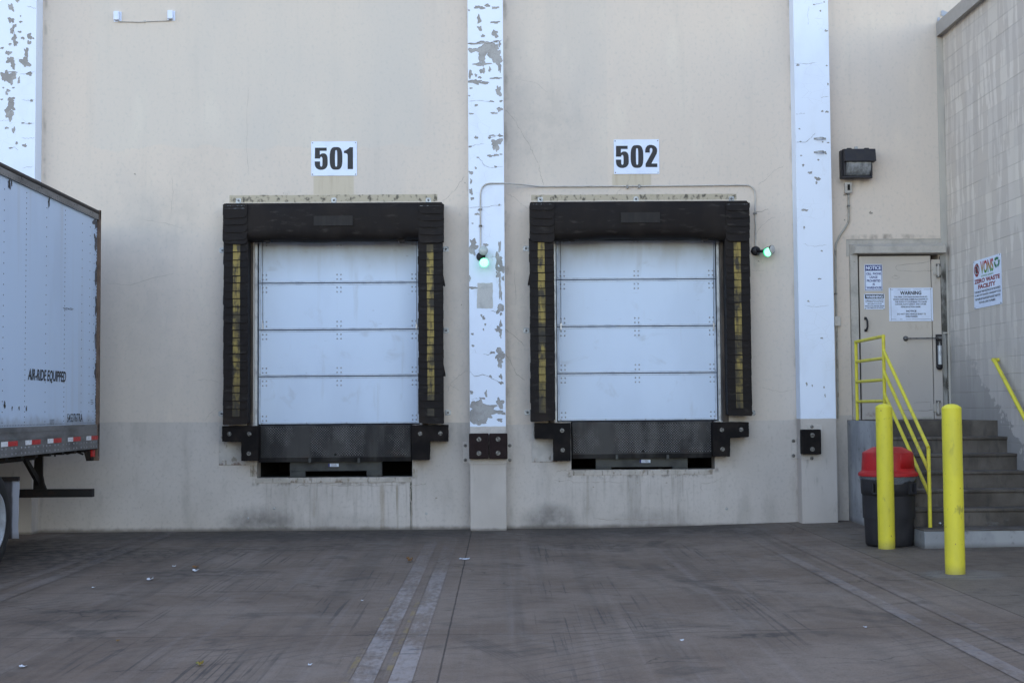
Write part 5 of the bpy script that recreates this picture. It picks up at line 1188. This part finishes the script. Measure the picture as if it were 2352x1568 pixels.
# ---------------------------------------------------------------- stairs
st = thing('staircase', 'concrete stairs with six steps and a pale base slab leading to the steel door', 'stairs', (5.3, -3.6, .08))
LZ = 1.408; RI = .19
def sx(y): return 4.645+(.125)*(y/3.6)
yn = [-1.68-.29*k for k in range(6)]
m = MB()
# landing body
yl = yn[0]
m.add([(sx(0), -.001, -.1), (sx(yl), yl, -.1), (sx(yl), yl, LZ), (sx(0), -.001, LZ), (XB-.0005, -.001, LZ), (XB-.0005, yl, LZ), (XB-.0005, yl, -.1)], [(0, 3, 2, 1)], 1)
m.add([(sx(0), -.001, LZ), (sx(yl), yl, LZ), (XB-.0005, yl, LZ), (XB-.0005, -.001, LZ)], [(0, 1, 2, 3)], 0)
m.add([(sx(yl), yl, -.1), (XB-.0005, yl, -.1), (XB-.0005, yl, LZ), (sx(yl), yl, LZ)], [(0, 1, 2, 3)], 0)
m.build('landing', ['stair_concrete', 'painted_concrete'], st)
for k in range(1, 6):
    z = LZ-RI*k; y0, y1 = yn[k-1], yn[k]; m = MB()
    a0, a1 = sx(y0), sx(y1); e = XB-.0005; yy0 = y0-.0005
    nosy = y1-.018
    m.add([(a0, yy0, z), (a1, nosy, z), (e, nosy, z), (e, yy0, z), (a1, nosy, z-.028), (e, nosy, z-.028), (a1, y1, z-.04), (e, y1, z-.04), (a1, y1, -.1), (e, y1, -.1), (a0, yy0, -.1)],
          [(0, 1, 2, 3), (1, 4, 5, 2), (4, 6, 7, 5), (6, 8, 9, 7)])
    m.add([(a0-.0002, yy0, z), (a0-.0002, yy0, -.1), (a1-.0002, y1, -.1), (a1-.0002, y1, z-.04), (a1, nosy, z-.028), (a1, nosy, z)], [(0, 1, 2, 3, 4, 5)], 1)
    m.build('step', ['stair_concrete', 'painted_concrete'], st, bevel=.006)
m = MB(); zs_ = LZ-RI*6
PX, PY = sx(-3.6), -3.6
v = [(PX-.0, yn[5]-.001, 0), (PX, PY, 0), (8.5, PY, 0), (8.5, yn[5]-.001, 0)]
m.box(PX, XB-.0005, PY, yn[5]-.001, -.1, zs_-.012, 1); m.box(PX-.004, XB-.0006, PY-.004, yn[5]-.0012, zs_-.0118, zs_, 0)
m.build('base_slab', ['stair_concrete', 'painted_concrete'], st, bevel=.01)

# ---------------------------------------------------------------- railings
def bend(pts, r=.05, n=5):
    out = [pts[0]]
    for a, b, c in zip(pts, pts[1:], pts[2:]):
        a, b, c = Vector(a), Vector(b), Vector(c); k = min(r, (b-a).length*.4, (c-b).length*.4)
        p0 = b+(a-b).normalized()*k; p2 = b+(c-b).normalized()*k
        out += [tuple(q) for q in arc(p0, b, p2, n)]
    return out+[pts[-1]]
XR = 4.69; YA, YB_, YC = -.35, -1.62, -3.26; R = .021
t = thing('handrail', 'yellow pipe handrail with three sloping rails on the left edge of the stairs', 'handrail', (XR, YB_, LZ), 'yellow pipe handrails')
za = W(1969.7, 784.4, YA)[1]; zb = W(2032.5, 772, YB_)[1]; zc = W(2132, 1027, YC)[1]
MB().tube([(XR, YA, LZ), (XR, YA, za)], R).build('post', 'rail_yellow', t)
MB().tube([(XR, YB_, LZ), (XR, YB_, zb)], R).build('post', 'rail_yellow', t)
MB().tube([(XR, YC, zs_), (XR, YC, zc-.01)], R).build('post', 'rail_yellow', t)
MB().tube([(XR, YA+.01, za-.004), (XR, YB_-.015, zb)], R).build('rail', 'rail_yellow', t)
for y1p, y2p in ((830.5, 822), (876.6, 872), (922, 920)):
    z1 = W(1969.7, y1p, YA)[1]; MB().tube([(XR, YA, z1), (XR, YB_, z1+.0)], R*.95).build('rail', 'rail_yellow', t)
for yp, y2 in ((806, 1027), (855, 1080), (906, 1135)):
    z1 = W(2033, yp, YB_)[1]; z2 = W(2130, y2, YC)[1]
    MB().tube([(XR-.002, YB_, z1+.02), (XR-.002, YB_-.03, z1-.01), (XR-.002, YC+.0, z2)], R*.97).build('sloping_rail', 'rail_yellow', t)
t = thing('handrail', 'yellow pipe handrail sloping down the block wall on the right', 'handrail', (5.95, -2.5, 1.5), 'yellow pipe handrails')
z1 = W(2290, 826, -1.87)[1]; slope = .77
MB().tube([(6.03, -1.80, z1+.0), (5.98, -1.80, z1), (5.95, -1.83, z1), (5.95, -1.90, z1-.03), (5.95, -3.8, z1-.03-1.9*slope)], .024).build('rail', 'rail_yellow', t)
for y in (-2.9, -3.7): z = z1-.03+(y+1.9)*slope; MB().tube([(5.95, y, z), (5.955, y, z-.06), (6.035, y, z-.07)], .009, n=8).build('bracket', 'rail_yellow', t)

# ---------------------------------------------------------------- bollards
def bollard(X, Y, top, label):
    z0 = gh(X); t = thing('bollard', label, 'bollard', (X, Y, z0), 'yellow steel bollards'); r = .0885
    zt = top
    rn = random.Random(int(-Y*10)); prof = [(r, -.1), (r, .02)]+[(r+rn.uniform(-.0008, .0008), .02+(zt-z0-.05)*k/14) for k in range(1, 14)]+[(r, zt-z0-.036)]
    MB().lathe(prof, (X, Y, z0), n=40).build('post', 'yellow_paint', t)
    MB().lathe([(r+.001, zt-z0-.036), (r+.0015, zt-z0-.03), (r*.9, zt-z0-.014), (r*.6, zt-z0+.002), (r*.3, zt-z0+.010), (0, zt-z0+.012)], (X, Y, z0), n=40).build('cap', 'yellow_paint', t)
bollard(W(2191.5, 1200, -5.67)[0], -5.67, W(2188, 930, -5.67)[1], 'yellow steel bollard standing in front of the stairs')
bollard(W(2035.5, 1200, -3.47)[0], -3.47, W(2033, 929, -3.47)[1], 'yellow steel bollard in front of the trash can')

# ---------------------------------------------------------------- trash can
TX, TY = W(2041, 1100, -3.15)[0]-.02, -3.15; g0 = gh(TX)
TX = W(2040, 1100, TY)[0]
t = thing('trash_can', 'dark grey round trash can with red domed lid beside the stairs', 'trash can', (TX, TY, g0))
body = [(.0, .004), (.245, .004), (.255, .02), (.26, .10), (.27, .35), (.281, .52), (.284, .56), (.292, .565), (.297, .64), (.298, .70), (.304, .735), (.304, .76), (.292, .76), (.285, .70), (.28, .3)]
MB().lathe(body, (TX, TY, g0), n=48).build('can_body', 'grey_plastic', t)
for s in (-1, 1):
    q = radians(-90+s*38); ca, sa = cos(q), sin(q); m = MB()
    c = Vector((TX+.297*ca, TY+.297*sa, g0+.62)); tn = Vector((-sa, ca, 0)); rd = Vector((ca, sa, 0))
    def bx(a0, a1, r0, r1, z0, z1):
        m.add([c+tn*a+rd*r+Vector((0, 0, z)) for z in (z0, z1) for r in (r0, r1) for a in (a0, a1)], [(0, 2, 3, 1), (4, 5, 7, 6), (0, 1, 5, 4), (2, 6, 7, 3), (0, 4, 6, 2), (1, 3, 7, 5)])
    bx(-.05, -.035, -.01, .035, -.05, .07); bx(.035, .05, -.01, .035, -.05, .07); bx(-.05, .05, .02, .035, -.05, -.03); bx(-.035, .035, -.012, -.004, -.03, .07)
    m.build('grip', 'grey_plastic', t, bevel=.003)
n = 60; rn = random.Random(2); vs = []
prof = [(.300, .775), (.307, .765), (.308, .75), (.306, .725)]
for j, (r, h) in enumerate(prof):
    for k in range(n): q = 2*pi*k/n; vs.append((TX+(r+rn.uniform(0, .006))*cos(q), TY+(r+rn.uniform(0, .006))*sin(q), g0+h-(rn.uniform(0, .03)+.02*sin(q*3)+.015*sin(q*7) if j == 3 else 0)))
MB().add(vs, [(j*n+k, j*n+(k+1) % n, (j+1)*n+(k+1) % n, (j+1)*n+k) for j in range(3) for k in range(n)], 0, True).build('bag_liner', 'liner_plastic', t)
m = MB()
for seg in ([(.288, .760), (.320, .760)], [(.320, .760), (.322, .782), (.314, .796)], [(.314, .796), (.296, .806), (.2845, .822)], [(.2845, .822), (.281, .87), (.273, 1.005), (.270, 1.014)], [(.270, 1.014), (.262, 1.020)], [(.262, 1.020), (.165, 1.070)], [(.165, 1.070), (.155, 1.074), (.0, 1.076)]): m.lathe(seg, (TX, TY, g0), n=56)
m.build('dome_lid', 'red_plastic', t)
# swing flap in the dome, facing the yard to the right
m = MB(); q0, q1 = radians(-78), radians(-28); vs = []; nn = 14
for z, r in ((.845, .2835), (.995, .2755), (1.008, .266), (1.03, .2)):
    for k in range(nn+1): q = q0+(q1-q0)*k/nn; vs.append((TX+r*cos(q), TY+r*sin(q), g0+z))
m.add(vs, [(j*(nn+1)+k, j*(nn+1)+k+1, (j+1)*(nn+1)+k+1, (j+1)*(nn+1)+k) for j in range(3) for k in range(nn)], 0, True)
m.build('swing_flap', 'red_plastic', t).modifiers.new('s', 'SOLIDIFY').thickness = .006

# ---------------------------------------------------------------- trailer
XT = -5.03; YR = -1.08; LEN = 14.6; WID = 2.55
tr = thing('semi_trailer', 'white box semi-trailer with AIR-RIDE EQUIPPED lettering backed close to the wall', 'trailer', (XT-WID/2, YR-LEN/2, 0))
zt = W(228, 484, YR)[1]; zr = W(227, 506.6, YR)[1]; zs = W(225, 973.5, YR)[1]; zl = W(220, 1029, YR)[1]
XL = XT-WID; YF_ = YR-LEN
m = MB()
m.box(XL, XT, YF_, YR-.05, zs, zt-.03, 0)
cols = [YR-.17+0-.61*k*1.0585/1 for k in range(0, 21)]
step = .038*(3100/183.0)
cy0 = (3100/((1147-189.9)/5.03))-18.02
ys_c = [cy0-step*k for k in range(0, 20)]
rn = random.Random(8)
for k, y in enumerate(ys_c):
    dense = (k % 2 == 1)
    pitch_ = .0555 if dense else .108
    z = zs+.05
    while z < zr-.03:
        m.lathe([(.0075, 0), (.005, .003), (0, .0035)], (XT, y, z), (1, 0, 0), 6, 1, False); z += pitch_
for y, p in ((cy0+.31, .108), (cy0+.31+.17, .108)):
    z = zs+.05
    while z < zr-.03: m.lathe([(.0075, 0), (.005, .003), (0, .0035)], (XT, y, z), (1, 0, 0), 6, 1, False); z += p
y = YR-.07
for z in [zs+.03+.04*i for i in range(int((zr-zs)/.04))]: m.lathe([(.009, 0), (.006, .003), (0, .0035)], (XT, y, z), (1, 0, 0), 6, 1, False)
y = YR-.1
while y > YR-10: m.lathe([(.006, 0), (.004, .003), (0, .0035)], (XT, y, zs+.02), (1, 0, 0), 6, 1, False); y -= .045
# corroded paint along the rear edge and two punctures
def tp(x, yp):
    d = FW*FOC+RT*(x-CX)-UP*(yp-CY); t_ = (XT-CAM.x)/d.x; p = CAM+d*t_; return p.y, p.z
for i, (x, yp, ry, rz) in enumerate(((220, 513, .10, .06), (221, 556, .10, .08), (223, 606, .04, .03), (222, 630, .08, .11), (221.5, 706, .06, .12), (220.5, 775, .06, .15), (220.5, 848, .07, .11), (221.5, 918, .05, .14), (223, 686, .03, .05))):
    a, b = tp(x, yp); P_ = [(min(c_, YR-.055), z) for c_, z in jag(a, b, ry, rz, rn, 40, .5)]
    m.flat([(XT+.0015+.0002*i, c_, z) for c_, z in P_], 2)
for i, (x, yp, ry, rz) in enumerate(((21, 423.5, .03, .055), (112, 465, .03, .05), (10, 930, .03, .03), (27, 937, .015, .02), (43, 937, .015, .02), (60, 938, .018, .025), (26, 421, .02, .03))):
    a, b = tp(x, yp); m.flat([(XT+.004, c_, z) for c_, z in jag(a, b, ry, rz, rn, 16, .4)], 1)
m.build('box_body', ['trailer_white', 'dark_rail', 'mudflap_grey'], tr)
m = MB()
m.box(XT+.001, XT+.022, YF_, YR-.055, zr, zt-.055, 0); m.box(XL-.022, XL-.001, YF_, YR-.055, zr, zt-.055, 0)
y = YR-.1
while y > YR-9: m.lathe([(.006, 0), (0, .003)], (XT+.022, y, zr+.015), (1, 0, 0), 6, 1, False); y -= .07
y = YR-.3
while y > YR-9: m.box(XT+.0225, XT+.03, y-.03, y+.03, zt-.075, zt-.058, 0); m.lathe([(.008, 0), (0, .004)], (XT+.022, y-.1, zr+.045), (1, 0, 0), 6, 1, False); y -= .62
m.box(XL-.01, XT+.012, YF_, YR-.055, zt-.0545, zt-.0305, 1)
m.box(XL+.02, XT-.02, YF_, YR-.06, zt-.0298, zt-.01, 0); m.tube([(XT-.0, YF_, zt-.03), (XT-.0, YR-.06, zt-.03)], .03, 1, 10)
m.build('top_rail', ['trailer_rail', 'dark_rail'], tr)
m = MB()
m.box(XT+.001, XT+.03, YF_, YR-.055, zl, zs-.001, 0); m.box(XL-.03, XL-.001, YF_, YR-.055, zl, zs-.001, 0)
zq = (zl+zs)/2
for q in (zs-.05, zs-.12, zl+.05): m.box(XT+.0305, XT+.036, YF_, YR-.056, q-.004, q+.004, 0)
y = YR-.12
while y > YR-9:
    for z in (zl+.085, zl+.03): m.lathe([(.012, 0), (.008, .006), (0, .007)], (XT+.03, y, z), (1, 0, 0), 7, 2, True)
    y -= .11 if int((YR-y)*9) % 3 else .17
for y in ys_c:
    m.box(XT+.0302, XT+.0345, y-.01, y+.01, zl, zs-.13, 0)
m.box(XL+.05, XT-.02, YF_, YR-.1, zl+.05, zs-.01, 1)
y = YR-.3
while y > YF_+.3: m.box(XL+.05, XT-.03, y-.04, y+.04, zl-.04, zl+.049, 1); y -= .45
m.build('side_rail', ['trailer_rail', 'chassis_black', 'rivet_steel'], tr, bevel=0)
for k in range(20):
    yb_ = YR-.075-.70*k; m = MB()
    zt0 = W(210, 1000.5, YR-.3)[1]
    m.box(XT+.0365, XT+.0385, yb_-.28, yb_, zt0-.05, zt0, 1); m.box(XT+.0365, XT+.0385, yb_-.47, yb_-.2802, zt0-.05, zt0, 0)
    m.build('reflective_tape', ['tape_white', 'tape_red'], tr)
# rear frame
zlow = W(230, 1057, YR)[1]
m = MB()
for s, xx in ((1, XT), (-1, XL)):
    m.box(xx-.10 if s > 0 else xx-.035, xx+.035 if s > 0 else xx+.10, YR-.05, YR, zlow+.0, zt-.0, 0)
m.box(XL-.035, XT+.035, YR-.0495, YR-.0005, zt-.11, zt+.0, 0); m.box(XL-.035, XT+.035, YR-.09, YR-.001, zs-.16, zs+.0, 0)
m.box(XT+.0355, XT+.04, YR-.05, YR-.03, zs-.4, zs-.12, 1)
m.prism([(YR-.051, zlow), (YR-.051, zl+.02), (YR-.26, zl+.02), (YR-.2, zlow+.08), (YR-.13, zlow)], XT-.09, XT-.02, 1, axis='x')
m.build('rear_frame', ['post_brown', 'dark_rail'], tr)
a, b = tp(219, 1031); MB().box(XT-.018, XT+.012, YR-.20, YR-.10, zl-.10, zl-.015).build('marker_lamp', 'tape_red', tr, bevel=.005)
for s in (0, 1):
    m = MB(); x0 = XT-.02-(WID/2-.02)*(1-s)-0 if False else (XL+.03 if s == 0 else XL+WID/2+.005); x1 = x0+WID/2-.04
    m.box(x0, x1, YR-.045, YR-.012, zs+.01, zt-.12)
    for q in (.3, .7): xx = x0+(x1-x0)*q; m.tube([(xx, YR+.015, zs+.03), (xx, YR+.015, zt-.14)], .014, 1, 8)
    m.build('rear_door', ['trailer_white', 'galvanised'], tr)
# letters on the side
m = MB(); tm = lambda a, b: (XT+.004, a, b)
a0, b1 = tp(63.5, 845.5); a1, _ = tp(151, 852); z0_ = tp(63.5, 877)[1]; letter(m, 'AIR-RIDE EQUIPPED', a0, a1, z0_, b1, tm, .022, .22, 0, 1.0)
a0, b1 = tp(154, 949.5); a1, _ = tp(189, 950); z0_ = tp(154, 969.3)[1]; letter(m, '545376TRA', a0, a1, z0_, b1, tm, .008, 0, 0, 1.1)
for j in range(6):
    a0, b1 = tp(113.5, 963+2.2*j); a1, _ = tp(124, 963); m.flat([(XT+.003, a0, b1), (XT+.003, a1, b1), (XT+.003, a1, b1-.004), (XT+.003, a0, b1-.004)], 1)
for j in range(3):
    a0, b1 = tp(207.5, 918+4.5*j); a1, _ = tp(213, 918); m.flat([(XT+.003, a0, b1), (XT+.003, a1, b1), (XT+.003, a1, b1-.006), (XT+.003, a0, b1-.006)], 1)
for (xa_, xb_, y_) in ((144, 150, 706), (151, 158, 706.5), (160, 168, 707), (146, 154, 708.8), (156, 166, 709)):
    a0, b1 = tp(xa_, y_); a1, _ = tp(xb_, y_); m.flat([(XT+.003, a0, b1), (XT+.003, a1, b1), (XT+.003, a1, b1-.006), (XT+.003, a0, b1-.006)], 1)
m.build('lettering', ['letter_black', 'letter_worn'], tr)
# underride guard
zg1, zg0 = W(200, 1121.5, YR)[1], W(200, 1140, YR)[1]
m = MB(); m.box(XL+.12, W(217.5, 1130, YR)[0], YR-.10, YR-.005, zg0, zg1)
for xx in (-5.73, XL-(-5.73-XT)):
    v = []
    m.prism([(xx-.06, zg1-.001), (xx+.10, zg1-.001), (xx+.07, zg1+.07), (xx+.05, zg1+.17), (xx+.05, zl+.02), (xx-.13, zl+.02), (xx-.05, zl-.14)], YR-.075, YR-.03)
    m.prism([(YR-.08, zg1+.05), (YR-.08, zg1+.15), (YR-.75, zl+.05), (YR-.85, zl+.05)], xx-.02, xx+.02, axis='x')
m.build('underride_guard', 'chassis_black', tr, bevel=.004)
m = MB().tube([(XT-.5, YR-.25, zl), (XT-.3, YR-.2, zl-.06), (XT-.2, YR-.2, zl-.03), (XT-.12, YR-.15, zl-.07)], .012); m.tube([(XT-.42, YR-.3, zl+.04), (XT-.42, YR-.3, zl-.09)], .01); m.build('air_line', 'chassis_black', tr)
# bogie
m = MB()
for xx in (XT-.75, XL+.75): m.box(xx-.06, xx+.06, YR-7.2, YR-.2, zl-.13, zl+.04)
for yy in (-4.42, -5.67):
    m.tube([(XL+.1, yy, .51), (XT-.1, yy, .51)], .065); m.box(XT-.85, XT-.65, yy-.25, yy+.25, .55, zl-.12); m.box(XL+.65, XL+.85, yy-.25, yy+.25, .55, zl-.12)
m.build('bogie_frame', 'chassis_black', tr)
def wheel(xo, yy, s):
    R_ = .505; m = MB()
    w0 = .27; prof = [(.30, -w0), (.42, -w0-.004), (.485, -w0+.02), (R_, -w0+.05), (R_, -.05), (.485, -.02), (.42, .004), (.30, -.002), (.288, -.03), (.288, -w0)]
    m.lathe(prof, (xo, yy, R_), (s, 0, 0), 56)
    for k in range(56):
        q = 2*pi*k/56; 
        for u0, u1 in ((-.055, -.10), (-.17, -.215)):
            r0, r1 = R_-.004, R_+.004; c1, s1 = cos(q), sin(q); c2, s2 = cos(q+.07), sin(q+.07)
            m.add([(xo+s*u, yy+r*cc, R_+r*sc_) for u in (u0, u1) for r in (r0, r1) for cc, sc_ in ((c1, s1), (c2, s2))], [(0, 1, 3, 2), (4, 6, 7, 5), (2, 3, 7, 6), (0, 4, 5, 1), (0, 2, 6, 4), (1, 5, 7, 3)])
    ty = m.build('wheel', 'tyre_black', tr)
    m = MB().lathe([(.292, -.004), (.296, .008), (.282, .004), (.27, -.04), (.25, -.10), (.20, -.135), (.12, -.13), (.11, -.07), (.10, -.03), (.05, -.015), (0, -.012)], (xo, yy, R_), (s, 0, 0), 44)
    for k in range(10): q = 2*pi*k/10; m.lathe([(.016, 0), (.016, .03), (0, .035)], (xo-s*.13, yy+.165*cos(q), R_+.165*sin(q)), (s, 0, 0), 6, 1, False)
    m.build('rim', ['rim_white', 'bolt_metal'], ty)
for yy in (-4.42, -5.67): wheel(XT-.02, yy, 1); wheel(XL+.02, yy, -1)
YM = -3.62
for s in (1, -1):
    xo = XT if s > 0 else XL
    xe = W(43.5, 1160, YM)[0]; off = XT-xe
    zt_f = W(30, 1102, YM)[1]; zb_f = W(30, 1236, YM)[1]
    x1_ = xo-s*off; x0_ = x1_-s*.60; n = 8; m = MB(); vs = []
    for k in range(n+1):
        z = zt_f+(zb_f-zt_f)*k/n
        vs += [(x0_, YM, z), (x0_+(x1_-x0_)*.5, YM-.012*sin(k), z), (x1_+.004*sin(k*1.7), YM+.01*sin(k*.9), z)]
    m.add(vs, [(k*3+j, k*3+j+1, (k+1)*3+j+1, (k+1)*3+j) for k in range(n) for j in range(2)], 0, True)
    o = m.build('mudflap', 'mudflap_rubber', tr); o.modifiers.new('s', 'SOLIDIFY').thickness = .01
    MB().box(min(x0_, x1_)-.02, max(x0_, x1_)+.0, YM-.02, YM+.02, zt_f-.01, zt_f+.035).build('mudflap_bracket', 'chassis_black', tr)
# landing legs far forward
m = MB()
for xx in (XT-.35, XL+.35): m.box(xx-.06, xx+.06, YF_+2.4, YF_+2.55, .06, zl); m.box(xx-.13, xx+.13, YF_+2.33, YF_+2.62, .0, .055)
m.tube([(XT-.35, YF_+2.47, .7), (XL+.35, YF_+2.47, .7)], .03); m.build('landing_gear', 'chassis_black', tr)

# unseen second trailer, added to darken the space beneath the lettered one
def dup_tree(o, parent=None):
    c = o.copy(); C.objects.link(c); c.parent = parent
    for ch in list(o.children):
        if ch.name.split('.')[0] == 'lettering': continue
        dup_tree(ch, c)
    return c
t2 = dup_tree(tr); t2.location.x -= 3.4; t2.location.y += .1
t2['label'] = 'unseen unlettered white box trailer added to shade the space under the lettered trailer'
tr['group'] = t2['group'] = 'box trailers parked side by side'

# ---------------------------------------------------------------- litter
def litter(x, y, size, m_, name, label, cat, group, z=None, crumple=.5, asp=1.0, seed=0):
    zz = gh(px(x)) if z is None else z
    d = FW*FOC+RT*(x-CX)-UP*(y-CY); t_ = (zz-CAM.z)/d.z; p = CAM+d*t_
    if z is None: zz = gh(p.x)
    rn = random.Random(seed+int(x)); m = MB(); n = 6; vs = []; size *= .68
    for j in range(n+1):
        for i in range(n+1):
            u, v = i/n-.5, j/n-.5
            vs.append((p.x+u*size*asp+rn.uniform(-1, 1)*size*.07, p.y+v*size*1.6+rn.uniform(-1, 1)*size*.09, zz+.005+abs(rn.gauss(0, 1))*size*.16*crumple+(.25*size*crumple*(abs(u)*2)**2)))
    m.add(vs, [(j*(n+1)+i, j*(n+1)+i+1, (j+1)*(n+1)+i+1, (j+1)*(n+1)+i) for j in range(n) for i in range(n) if rn.random() > .08])
    tag(m.build(name, m_, None, (p.x, p.y, zz)), label, cat, group)
PG = 'paper scraps lying in the truck yard'; LG = 'dead leaves lying in the truck yard'
litter(1067, 1284, .10, 'paper_white', 'paper_scrap', 'flat white paper scrap on the ground in front of the middle pilaster', 'paper scrap', PG, None, .3, 1.6)
litter(1566, 1466, .04, 'paper_white', 'paper_scrap', 'small bright paper scrap beside a dark stain in the right truck lane', 'paper scrap', PG, None, .9)
litter(345, 1332, .075, 'paper_white', 'paper_scrap', 'white scrap on the ground, leftmost of three scraps ahead of the trailer corner', 'paper scrap', PG, None, .8)
litter(450, 1312, .075, 'paper_white', 'paper_scrap', 'curled pale scrap just in front of a brown leaf left of the docks', 'paper scrap', PG, None, .9)
litter(400, 1302, .05, 'paper_white', 'paper_scrap', 'tiny white scrap left of a brown leaf, farthest from the camera', 'paper scrap', PG, None, .8)
litter(215, 1350, .035, 'paper_white', 'paper_scrap', 'tiny white scrap on the dark ground near the trailer wheel', 'paper scrap', PG, None, .8)
litter(54, 1532, .05, 'paper_white', 'paper_scrap', 'white paper scrap at the bottom left edge of the yard', 'paper scrap', PG, None, .6, 1.2)
litter(1987, 1423, .03, 'paper_white', 'paper_scrap', 'tiny white scrap left of the worn stripe at the right', 'paper scrap', PG, None, .8)
litter(2162, 1207, .11, 'paper_white', 'tissue', 'crumpled white tissue on the base slab of the stairs', 'tissue', None, zs_, 1.5, 1.1)
litter(712, 1528, .035, 'paper_white', 'paper_scrap', 'small pale scrap left of the double stripe near the bottom of the picture', 'paper scrap', PG, None, .8)
litter(832, 1380, .03, 'paper_white', 'paper_scrap', 'tiny pale scrap left of the far half of the double stripe', 'paper scrap', PG, None, .8)
litter(1470, 1208, .10, 'paper_white', 'paper_scrap', 'thin pale scrap lying against the wall foot below dock 502', 'paper scrap', PG, None, .2, 1.6)
litter(450, 1303.5, .08, 'dry_leaf', 'dead_leaf', 'flat brown leaf on the ground left of dock 501', 'leaf', LG, None, .8)
litter(941, 1290, .10, 'dry_leaf', 'dead_leaf', 'curled brown leaf at the far end of the double stripe', 'leaf', LG, None, 1.8, .9)
litter(460, 1528, .06, 'yellow_leaf', 'dead_leaf', 'yellowish green leaf near the bottom left of the yard', 'leaf', LG, None, 1.5)
litter(271, 1473, .03, 'dry_leaf', 'dead_leaf', 'tiny brown leaf between the yellowish leaf and the trailer', 'leaf', LG, None, 1.2)
for o in list(bpy.data.objects):
    if '_o' in o: del o['_o']
